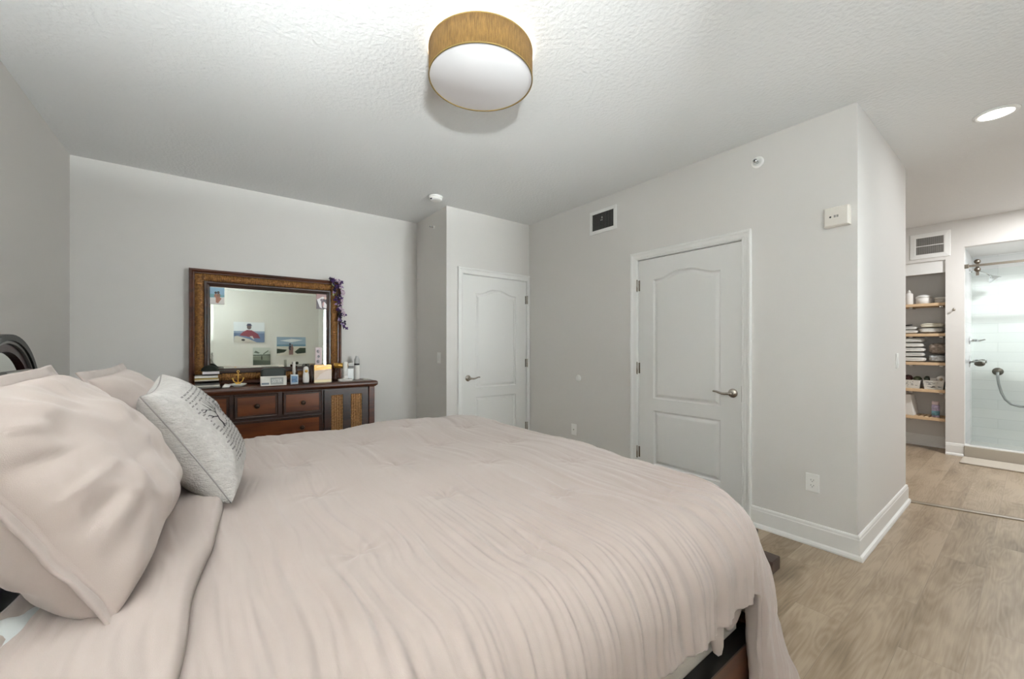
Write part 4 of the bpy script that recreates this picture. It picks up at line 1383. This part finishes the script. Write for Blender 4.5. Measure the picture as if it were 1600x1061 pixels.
def grille(name, T, u0, u1, v0, v1, border, nsl, label, mid=False, gap=.45):
    r = thing(name, T((u0 + u1) / 2, v0, 0), label, 'vent')
    b = MB()
    prof = [(0, 0), (.004, .008), (border * .8, .012), (border, .010), (border, -.02)]
    rows = [[T(u0 + o, v0 + o, n), T(u1 - o, v0 + o, n), T(u1 - o, v1 - o, n), T(u0 + o, v1 - o, n)] for o, n in prof]
    b.grid(np.array(rows), smooth=False, wrapv=True); b.build('frame', M['white'], r)
    a, c = u0 + border, u1 - border; d, e = v0 + border, v1 - border
    MB().box((a, d, .0005), (c, e, .0015), T=T).build('duct', M['dark'], r)
    w = (c - a) / nsl
    for i in range(nsl):
        s = MB()
        q = a + (i + .5) * w
        pts = [(q - w * gap * .5, .0022), (q + w * gap * .5, .0085)]
        t_ = .0012
        v = [T(p[0] + dx, z, p[1]) for z in (d, e) for p in pts for dx in (-t_, t_)]
        s.add(v, [(0, 1, 3, 2), (4, 6, 7, 5), (0, 4, 5, 1), (2, 3, 7, 6), (0, 2, 6, 4), (1, 5, 7, 3)])
        s.build('slat', mat('grey_vent_slat', '#b0aca6', .5), r)
    if mid:
        MB().box((a, (d + e) / 2 - .004, .004), (c, (d + e) / 2 + .004, .0105), T=T).build('crossbar', M['white'], r)
    return r, (a, c, d, e)


r, q = grille('air_vent', TA, -2.749, -2.412, 2.396, 2.629, .034, 15, 'white air vent with dark vertical slats high on the wall', gap=.25)
MB().box((-2.60, 2.515, .009), (-2.578, 2.522, .016), T=TA).build('damper_lever', mat('grey_vent_slat', '#b0aca6', .5), r)
MB().box((-2.592, 2.535, .009), (-2.576, 2.552, .013), T=TA).build('damper_tab', mat('grey_vent_slat', '#b0aca6', .5), r)
grille('return_air_grille', TBA, -.945, -.603, 2.335, 2.645, .055, 30, 'white return air grille above the linen closet opening', mid=True, gap=.5)

# alarm box
ab = thing('alarm_box', TA(-.737, 2.013, 0), 'cream alarm sounder box at the top of the wall near the corner', 'alarm box')
b = MB()
rows = [[TA(u0, v0, n), TA(u1, v0, n), TA(u1, v1, n), TA(u0, v1, n)] for u0, v0, u1, v1, n in ((-.800, 2.013, -.675, 2.130, 0), (-.800, 2.013, -.675, 2.130, .038), (-.792, 2.019, -.683, 2.124, .046))]
b.grid(np.array(rows), smooth=False, wrapv=True); b.add(rows[-1], [(0, 1, 2, 3)]); b.build('housing', M['cream'], ab)
b = MB(); b.lathe([(.0055, .0462), (.0045, .049), (0, .0495)], 16, lambda a, c, h: TA(-.765 + a, 2.070 + c, h)); b.build('indicator', M['dark'], ab)
b = MB()
for k in range(2): b.box((-.748 + k * .013, 2.064, .0462), (-.738 + k * .013, 2.078, .0472), T=TA)
b.build('printed_mark', mat('grey_print', '#8b867e', .6), ab, merge=False)


def plate(name, T, u, v, label, cat, kind, w=.072, h=.116):
    r = thing(name, T(u, v - h / 2, 0), label, cat, 'wall plates')
    b = MB()
    rows = [[T(u + s * (w / 2 - o), v + q * (h / 2 - o), n) for s, q in ((-1, -1), (1, -1), (1, 1), (-1, 1))] for o, n in ((0, 0), (0, .004), (.003, .0065))]
    b.grid(np.array(rows), smooth=False, wrapv=True); b.add(rows[-1], [(0, 1, 2, 3)]); b.build('cover_plate', M['plastic'], r)
    if kind == 'outlet':
        MB().box((u - .017, v - .034, .0066), (u + .017, v + .034, .0082), T=T).build('receptacle', M['plastic'], r, bevel=.001)
        for s in (-1, 1):
            b = MB()
            b.box((u - .008, v + s * .017 - .002, .0083), (u - .006, v + s * .017 + .007, .0087), T=T); b.box((u + .006, v + s * .017 - .002, .0083), (u + .008, v + s * .017 + .006, .0087), T=T)
            b.lathe([(.0025, .0083), (0, .0087)], 10, lambda a, c, hh: T(u + a, v + s * .017 - .008 + c, hh))
            b.build('socket', M['dark'], r, merge=False)
    elif kind == 'switch':
        b = MB(); b.add([T(u - .016, v - .033, .0066), T(u + .016, v - .033, .0066), T(u + .016, v + .033, .0066), T(u - .016, v + .033, .0066),
                         T(u - .016, v - .033, .0115), T(u + .016, v - .033, .0115), T(u + .016, v + .033, .0072), T(u - .016, v + .033, .0072)],
                        [(0, 3, 2, 1), (4, 5, 6, 7), (0, 1, 5, 4), (1, 2, 6, 5), (2, 3, 7, 6), (3, 0, 4, 7)])
        b.build('rocker', M['white'], r)
    elif kind == 'jack':
        b = MB(); b.lathe([(.006, .0066), (.005, .010), (0, .0105)], 12, lambda a, c, hh: T(u + a, v + c, hh)); b.build('jack', M['nickel'], r)


plate('wall_outlet', TA, -.868, .398, 'white duplex outlet low on the wall near the corner', 'outlet', 'outlet')
plate('wall_jack', TA, -2.972, .388, 'small white cable plate low on the wall above the bed edge', 'wall plate', 'jack')
plate('light_switch', TJ, -3.884, 1.149, 'white light switch on the narrow wall beside the far door', 'light switch', 'switch')
plate('light_switch', TR_, 4.20, 1.163, 'white light switch on the end wall facing the hallway', 'light switch', 'switch')
b = MB(); b.lathe([(.036, 0), (.036, .003), (.030, .009), (.018, .014), (0, .016)], 32, lambda a, c, h: TA(-2.908 + a, .937 + c, h))
b.build('wall_bumper', M['plastic'], label='round white door bumper on the wall between the two doors', cat='door bumper', loc=TA(-2.908, .937, 0))

# ------------------------------------------------------------------ low dark bench at the foot of the bed
bn = thing('low_bench', (-1.55, 2.62, 0), 'dark brown wooden bench foot sticking out past the foot of the bed', 'bench')
MB().box((-1.95, 2.425, .035), (-.862, 2.535, .105)).build('runner', M['step'], bn, bevel=.004)
b = MB(); b.box((-1.95, 2.72, .035), (-1.075, 2.80, .105)); b.build('runner', M['step'], bn, bevel=.004)
for x, y in ((-.95, 2.48), (-1.88, 2.48), (-1.18, 2.76), (-1.88, 2.76)):
    MB().box((x - .03, y - .03, 0), (x + .03, y + .03, .035)).build('foot_pad', M['black'], bn)
for y in (2.48, 2.76):
    MB().box((-1.90, y - .035, .105), (-1.82, y + .035, .19)).build('post', M['step'], bn)
MB().box((-1.98, 2.40, .19), (-1.50, 2.83, .23)).build('seat', M['step'], bn, bevel=.006)

# ------------------------------------------------------------------ linen closet
GS = 'pine shelves in the linen closet'
SH = (1.797, 1.428, 1.075, .745, .405)
sl = ('topmost pine closet shelf holding white containers', 'second pine closet shelf from the top under folded towels', 'third pine closet shelf from the top under the towel pile', 'fourth pine closet shelf from the top under two baskets', 'lowest slatted pine closet shelf')
for z, lb in zip(SH, sl):
    r = thing('closet_shelf', (-1.0, 7.1, z - .04), lb, 'shelf', GS)
    MB().box((-1.4, 6.985, z - .035), (-.646, 7.015, z)).build('front_rail', M['pale'], r, bevel=.002)
    MB().box((-1.4, 7.27, z - .035), (-.646, 7.298, z)).build('back_rail', M['pale'], r)
    n = 16
    for i in range(n):
        x = -1.4 + (i + .5) * .754 / n
        MB().box((x - .016, 7.015, z - .014), (x + .016, 7.27, z)).build('slat', M['pale'], r)
    for x in (-.95, -.69):
        MB().box((x - .014, 7.03, z - .052), (x + .014, 7.26, z - .036)).build('bracket', M['nickel'], r)
z = SH[0]
wbt = thing('pump_bottle', (-.975, 7.10, z), 'tall white bottle with rounded shoulder on the top closet shelf', 'bottle')
b = MB(); b.lathe([(.036, 0), (.038, .004), (.038, .125), (.034, .14), (.018, .150), (.016, .156)], 24, lambda a, c, h: (-.975 + a, 7.10 + c, z + h)); b.build('body', M['paper'], wbt)
b = MB(); b.lathe([(.017, .156), (.017, .172), (.008, .176), (.006, .190), (0, .191)], 20, lambda a, c, h: (-.975 + a, 7.10 + c, z + h)); b.build('cap', M['white'], wbt)
tub = thing('canister', (-.845, 7.12, z), 'round white lidded tub in the middle of the top closet shelf', 'canister', 'white tubs on the top closet shelf')
b = MB(); b.lathe([(.066, 0), (.07, .004), (.072, .078)], 30, lambda a, c, h: (-.845 + a, 7.12 + c, z + h)); b.build('tub', M['paper'], tub)
b = MB(); b.lathe([(.074, .079), (.074, .09), (.06, .105), (.03, .116), (0, .118)], 30, lambda a, c, h: (-.845 + a, 7.12 + c, z + h)); b.build('lid', M['white'], tub)
tub = thing('canister', (-.70, 7.13, z), 'low flat white tub at the right of the top closet shelf', 'canister', 'white tubs on the top closet shelf')
b = MB(); b.lathe([(.05, 0), (.053, .003), (.054, .05)], 30, lambda a, c, h: (-.703 + a, 7.13 + c, z + h)); b.build('tub', M['cream'], tub)
b = MB(); b.lathe([(.0555, .051), (.0555, .07), (.052, .074), (0, .075)], 30, lambda a, c, h: (-.703 + a, 7.13 + c, z + h)); b.build('lid', M['paper'], tub)

GT = 'folded linens in the closet'
tw = mat('white_terry', '#e2dfd8', .95, bump=.7, bscale=160)
twc = mat('cream_terry', '#e2dcca', .95, bump=.7, bscale=160)
twg = mat('greyish_white_terry', '#d3d1cb', .95, bump=.7, bscale=160)
tan = mat('taupe_patterned_blanket', '#a5968a', .95, bump=.7, bscale=120, var=.35, vscale=34)
nav = mat('white_and_slate_patterned_linen', '#c9ccce', .95, bump=.6, bscale=120, var=.45, vscale=30)


def towel(c, r, m, label, seed, e=.45, noise=.010):
    b = MB(); b.super(c, r, .55, e, 40, 20, noise=noise, seed=seed)
    # pressed fold lines on the front
    z0 = c[2]
    b.v = [(x, y + (.006 * math.cos((zz - z0) / r[2] * 5.0) if y < c[1] else 0), zz) for x, y, zz in b.v]
    return b.build('folded_towel', m, label=label, cat='folded linen', group=GT)


z = SH[1] + .004
towel((-1.03, 7.13, z + .022), (.14, .11, .021), tw, 'white folded towel flat at left bottom of the second closet shelf', 1, .3, .004)
towel((-1.03, 7.13, z + .069), (.13, .10, .020), twg, 'white folded towel topmost of the left pair on the second shelf', 2, .3, .003)
towel((-.775, 7.13, z + .034), (.10, .11, .027), tw, 'white bunched towel lower right on the second closet shelf', 3, .4, .005)
towel((-.772, 7.13, z + .098), (.10, .10, .027), twc, 'cream folded towel topmost right on the second closet shelf', 4, .35, .008)
b = MB(); b.tube([(-1.02, 7.06, z + .100), (-.94, 7.05, z + .108)], .009, 10); b.build('hair_clip', M['black'], label='small black clip on top of the left towels', cat='clip')
z = SH[2]
hs = [.028, .026, .026, .026, .028]
zz = z + .004
nm = ('lowest', 'second from bottom', 'middle', 'second from top', 'topmost')
for k, h in enumerate(hs):
    towel((-.975 - .006 * (k % 2), 7.125, zz + h), (.155 - .003 * k, .115, h), (tw, twg, tw, tw, twg)[k], nm[k] + ' white towel of the left pile on the third closet shelf', 10 + k, .4, .0035)
    zz += 2 * h + .007
towel((-.725, 7.13, z + .048), (.070, .115, .040), nav, 'white and slate patterned linen below the taupe blanket', 20, .5, .008)
towel((-.722, 7.135, z + .168), (.070, .115, .058), tan, 'bunched taupe patterned blanket on the third closet shelf', 21, .6, .014)
z = SH[3]
bk = mat('white_basket_with_black_script', '#dad7d0', .7, bump=.6, bscale=90)
bkd = mat('basket_script', '#55585a', .7)


def basket(u0, u1, v0, h, label):
    r = thing('storage_basket', ((u0 + u1) / 2, 7.12, v0), label, 'basket', 'printed white baskets in the closet')
    b = MB()
    rows = []
    for o, z_ in ((.012, 0), (0, h), (-.003, h + .004), (.004, h + .004), (.006, h), (.017, .006)):
        rows.append([(u0 + o, 7.03 + o, v0 + z_), (u1 - o, 7.03 + o, v0 + z_), (u1 - o, 7.22 - o, v0 + z_), (u0 + o, 7.22 - o, v0 + z_)])
    b.grid(np.array(rows), smooth=False, wrapv=True); b.add(rows[-1], [(0, 1, 2, 3)]); b.add(rows[0], [(3, 2, 1, 0)])
    b.build('body', bk, r)
    s = MB(); rg_ = random.Random(int(u0 * 1000))
    for k in range(26):
        x = rg_.uniform(u0 + .02, u1 - .04); y = rg_.uniform(.015, h - .02); w_ = rg_.uniform(.008, .03)
        yy = 7.03 + .012 * (1 - y / h) - .0008
        s.box((x, yy - .0006, v0 + y), (x + w_, yy, v0 + y + .004))
    s.build('printed_script', bkd, r, merge=False)


basket(-1.12, -.865, z, .10, 'white printed basket at left on the fourth closet shelf')
basket(-.845, -.665, z, .105, 'white printed basket at right on the fourth closet shelf')
for c, rr, m_, lb, ct in (((-.985, 7.12, z + .120), (.04, .05, .035), mat('dark_red_cloth', '#4a2a26', .8, var=.5, vscale=40), 'dark red bundle in the left closet basket', 'bundle'),
                          ((-.90, 7.13, z + .112), (.034, .05, .03), mat('moss_green_cloth', '#5c6147', .8, var=.5, vscale=40), 'mossy green bundle in the left closet basket', 'bundle')):
    b = MB(); b.super(c, rr, .8, .8, 24, 14, noise=.012, seed=int(c[0] * 100) + 300); b.build('bundle', m_, label=lb, cat=ct)
b = MB(); b.super((-.818, 7.12, z + .115), (.03, .05, .04), .8, .8, 24, 14, noise=.012, seed=77); b.build('bundle', mat('dark_olive_cloth', '#3f4538', .8, var=.5, vscale=40), label='dark olive bundle at the left of the right closet basket', cat='bundle')
MB().box((-.785, 7.06, z + .06), (-.725, 7.16, z + .135)).build('small_box', M['paper'], bevel=.004, label='small white box standing in the right closet basket', cat='box')
tp = thing('paper_roll', (-.692, 7.11, z + .10), 'white paper roll lying on the right closet basket', 'paper roll')
b = MB(); b.tube([(-.692, 7.06, z + .125), (-.692, 7.16, z + .125)], .042, 28); b.build('roll', M['paper'], tp)
b = MB(); b.tube([(-.692, 7.0585, z + .125), (-.692, 7.0595, z + .125)], .017, 18); b.build('core', mat('cardboard', '#b7a48d', .8), tp)
z = SH[4]
b = MB(); P0 = [(-1.05, 7.06), (-.925, 7.03), (-.90, 7.2), (-1.05, 7.22)]
P1 = [(-1.06, 7.08), (-.955, 7.06), (-.935, 7.18), (-1.06, 7.2)]
b.add([(x, y, z) for x, y in P0] + [(x, y, z + .255) for x, y in P1], [(0, 3, 2, 1), (4, 5, 6, 7), (0, 1, 5, 4), (1, 2, 6, 5), (2, 3, 7, 6), (3, 0, 4, 7)])
b.build('paper_bag', M['paper'], bevel=.004, label='white bag standing at the left of the lowest closet shelf', cat='bag')
cn = thing('aerosol_can', (-.742, 7.10, z), 'white aerosol can with pink and blue label on the lowest closet shelf', 'spray can')
TT = lambda a, c, h: (-.742 + a, 7.10 + c, z + h)
b = MB(); b.lathe([(.034, 0), (.036, .003), (.036, .14), (.030, .15), (0, .151)], 24, TT); b.build('body', mat('pink_blue_label', '#b7a9c4', .35, var=.5, vscale=26), cn)
b = MB(); b.lathe([(.0362, .02), (.0362, .075)], 24, TT); b.build('label_band', mat('teal_blue_label', '#7fb3c4', .35, var=.5, vscale=30), cn)
b = MB(); b.lathe([(.031, .151), (.034, .157), (.034, .185), (.03, .19), (0, .19)], 24, TT); b.build('cap', mat('pale_pink_cap', '#dcc9cb', .4), cn)
rh = thing('robe_hook', TBA(-.577, 1.68, 0), 'small metal robe hook on the wall between closet and shower', 'hook')
b = MB(); b.lathe([(.014, 0), (.014, .004), (.006, .008)], 16, lambda a, c, h: TBA(-.577 + a, 1.70 + c, h)); b.build('back_plate', M['nickel'], rh)
b = MB(); b.tube([TBA(-.577, 1.70, .006), TBA(-.577, 1.698, .03), TBA(-.577, 1.705, .04), TBA(-.577, 1.715, .042)], [.005, .005, .005, .007], 10); b.build('peg', M['nickel'], rh)

# ------------------------------------------------------------------ shower
sdp = thing('shower_door', (.1, 6.97, .138), 'clear frameless glass shower door hanging from a dark rail', 'shower door')
MB().box((-.455, 6.972, .142), (.42, 6.980, 2.14)).build('glass_panel', M['glass'], sdp)
for x in (-.40, .33):
    for dz in (.045, -.045):
        b = MB(); b.tube([(x, 6.938, 2.19 + dz), (x, 6.965, 2.19 + dz)], .026, 22); b.build('roller', M['bronze'], sdp)
    MB().box((x - .012, 6.962, 2.08), (x + .012, 6.971, 2.25)).build('hanger', M['bronze'], sdp)
MB().box((-.45, 6.964, .60), (-.448, 6.99, .601)).build('seal', M['chrome'], sdp)
rl = thing('shower_rail', (.1, 6.945, 2.175), 'dark bronze sliding rail across the shower opening', 'rail')
MB().box((-.497, 6.940, 2.178), (1.1, 6.955, 2.204)).build('bar', M['bronze'], rl)
b = MB(); b.box((-.497, 6.932, 2.168), (-.462, 6.962, 2.214)); b.build('wall_mount', M['bronze'], rl, bevel=.003)
YS = 7.507
TSH = lambda u, v, n: (-.497 + n, u, v)
hd = thing('overhead_shower', TSH(YS, 2.17, 0), 'chrome shower head on a bent arm at the left shower wall', 'shower head')
b = MB(); b.lathe([(.032, 0), (.030, .006), (.014, .012)], 24, lambda a, c, h: TSH(YS + a, 2.19 + c, h)); b.build('flange', M['chrome'], hd)
b = MB(); b.tube([TSH(YS, 2.19, .005), TSH(YS, 2.192, .05), TSH(YS, 2.185, .09), TSH(YS, 2.16, .13), TSH(YS, 2.13, .165)], .009, 12); b.build('arm', M['chrome'], hd)
ax = Vector((.55, 0, -.83)).normalized(); R = Vector((0, 0, 1)).rotation_difference(ax).to_matrix()
b = MB(); b.lathe([(.012, 0), (.014, .012), (.022, .022), (.058, .068), (.060, .074), (.052, .077), (0, .078)], 28, lambda a, c, h: tuple(Vector(TSH(YS, 2.13, .165)) + R @ Vector((a, c, h)))); b.build('spray_face', M['chrome'], hd)
for zz, lb, big in ((1.344, 'upper chrome shower lever on the left shower wall', 0), (1.085, 'lower chrome shower valve with dark round knob', 1)):
    v_ = thing('shower_valve', TSH(YS, zz, 0), lb, 'shower valve', 'chrome shower controls')
    b = MB(); b.lathe([(.052 if not big else .075, 0), (.050 if not big else .073, .006), (.02, .012), (.016, .05), (.018, .055)], 30, lambda a, c, h: TSH(YS + a, zz + c, h)); b.build('escutcheon', M['chrome'], v_)
    if big:
        b = MB(); b.tube([TSH(YS - .01, zz + .01, .045), TSH(YS - .02, zz + .022, .10), TSH(YS - .02, zz + .018, .135), TSH(YS - .02, zz - .02, .135)], .010, 10); b.build('lever', M['chrome'], v_)
        b = MB(); b.super(TSH(YS - .035, zz - .028, .085), (.045, .03, .032), 1, 1, 20, 12); b.build('knob', mat('dark_nickel', '#6d675e', .3, .8), v_)
    else:
        b = MB(); b.tube([TSH(YS, zz, .045), TSH(YS - .01, zz - .006, .08), TSH(YS - .02, zz + .01, .13)], [.016, .012, .007], 10); b.build('lever', M['chrome'], v_)
ho = thing('shower_hose', (-.285, 7.80, .5), 'grey metal shower hose looping from the back shower wall', 'hose')
b = MB(); b.lathe([(.048, 0), (.046, .008), (.025, .016), (.022, .045), (0, .047)], 26, lambda a, c, h: (-.285 + a, 7.85 - h, .955 + c)); b.build('outlet', mat('dark_nickel', '#6d675e', .3, .8), ho)
pts = [(-.285, 7.80, .95), (-.283, 7.79, .88), (-.275, 7.785, .80), (-.255, 7.785, .70), (-.225, 7.785, .62), (-.18, 7.785, .565), (-.12, 7.785, .545), (-.04, 7.785, .545), (.04, 7.785, .58), (.11, 7.785, .68), (.15, 7.785, .85), (.16, 7.785, 1.1)]
b = MB(); b.tube(pts, .013, 12); b.build('hose', mat('grey_metal_hose', '#a3a5a5', .3, .7), ho)
b = MB(); b.lathe([(.045, 0), (.045, .003), (0, .0035)], 24, lambda a, c, h: (-.325 + a, 7.42 + c, .051 + h)); b.build('shower_drain', mat('dark_nickel', '#6d675e', .3, .8), label='small grey drain in the white shower floor', cat='drain')
b = MB()
rows = []
for o, z_ in ((.004, .0005), (0, .006), (.006, .014), (.02, .016), (.03, .015)):
    rows.append([(-.505 + o, 6.50 + o, z_), (.75 - o, 6.50 + o, z_), (.75 - o, 6.88 - o, z_), (-.505 + o, 6.88 - o, z_)])
b.grid(np.array(rows), smooth=True, wrapv=True); b.add(rows[-1], [(0, 1, 2, 3)]); b.add(rows[0], [(3, 2, 1, 0)])
b.build('bath_mat', M['rug'], label='thin beige bath mat on the floor in front of the shower', cat='bath mat')

# round-off: report what has no label
for o in COL.objects:
    if o.parent is None and o.type in ('MESH', 'EMPTY') and not o.get('kind') and not o.get('label'):
        print('NO LABEL', o.name)
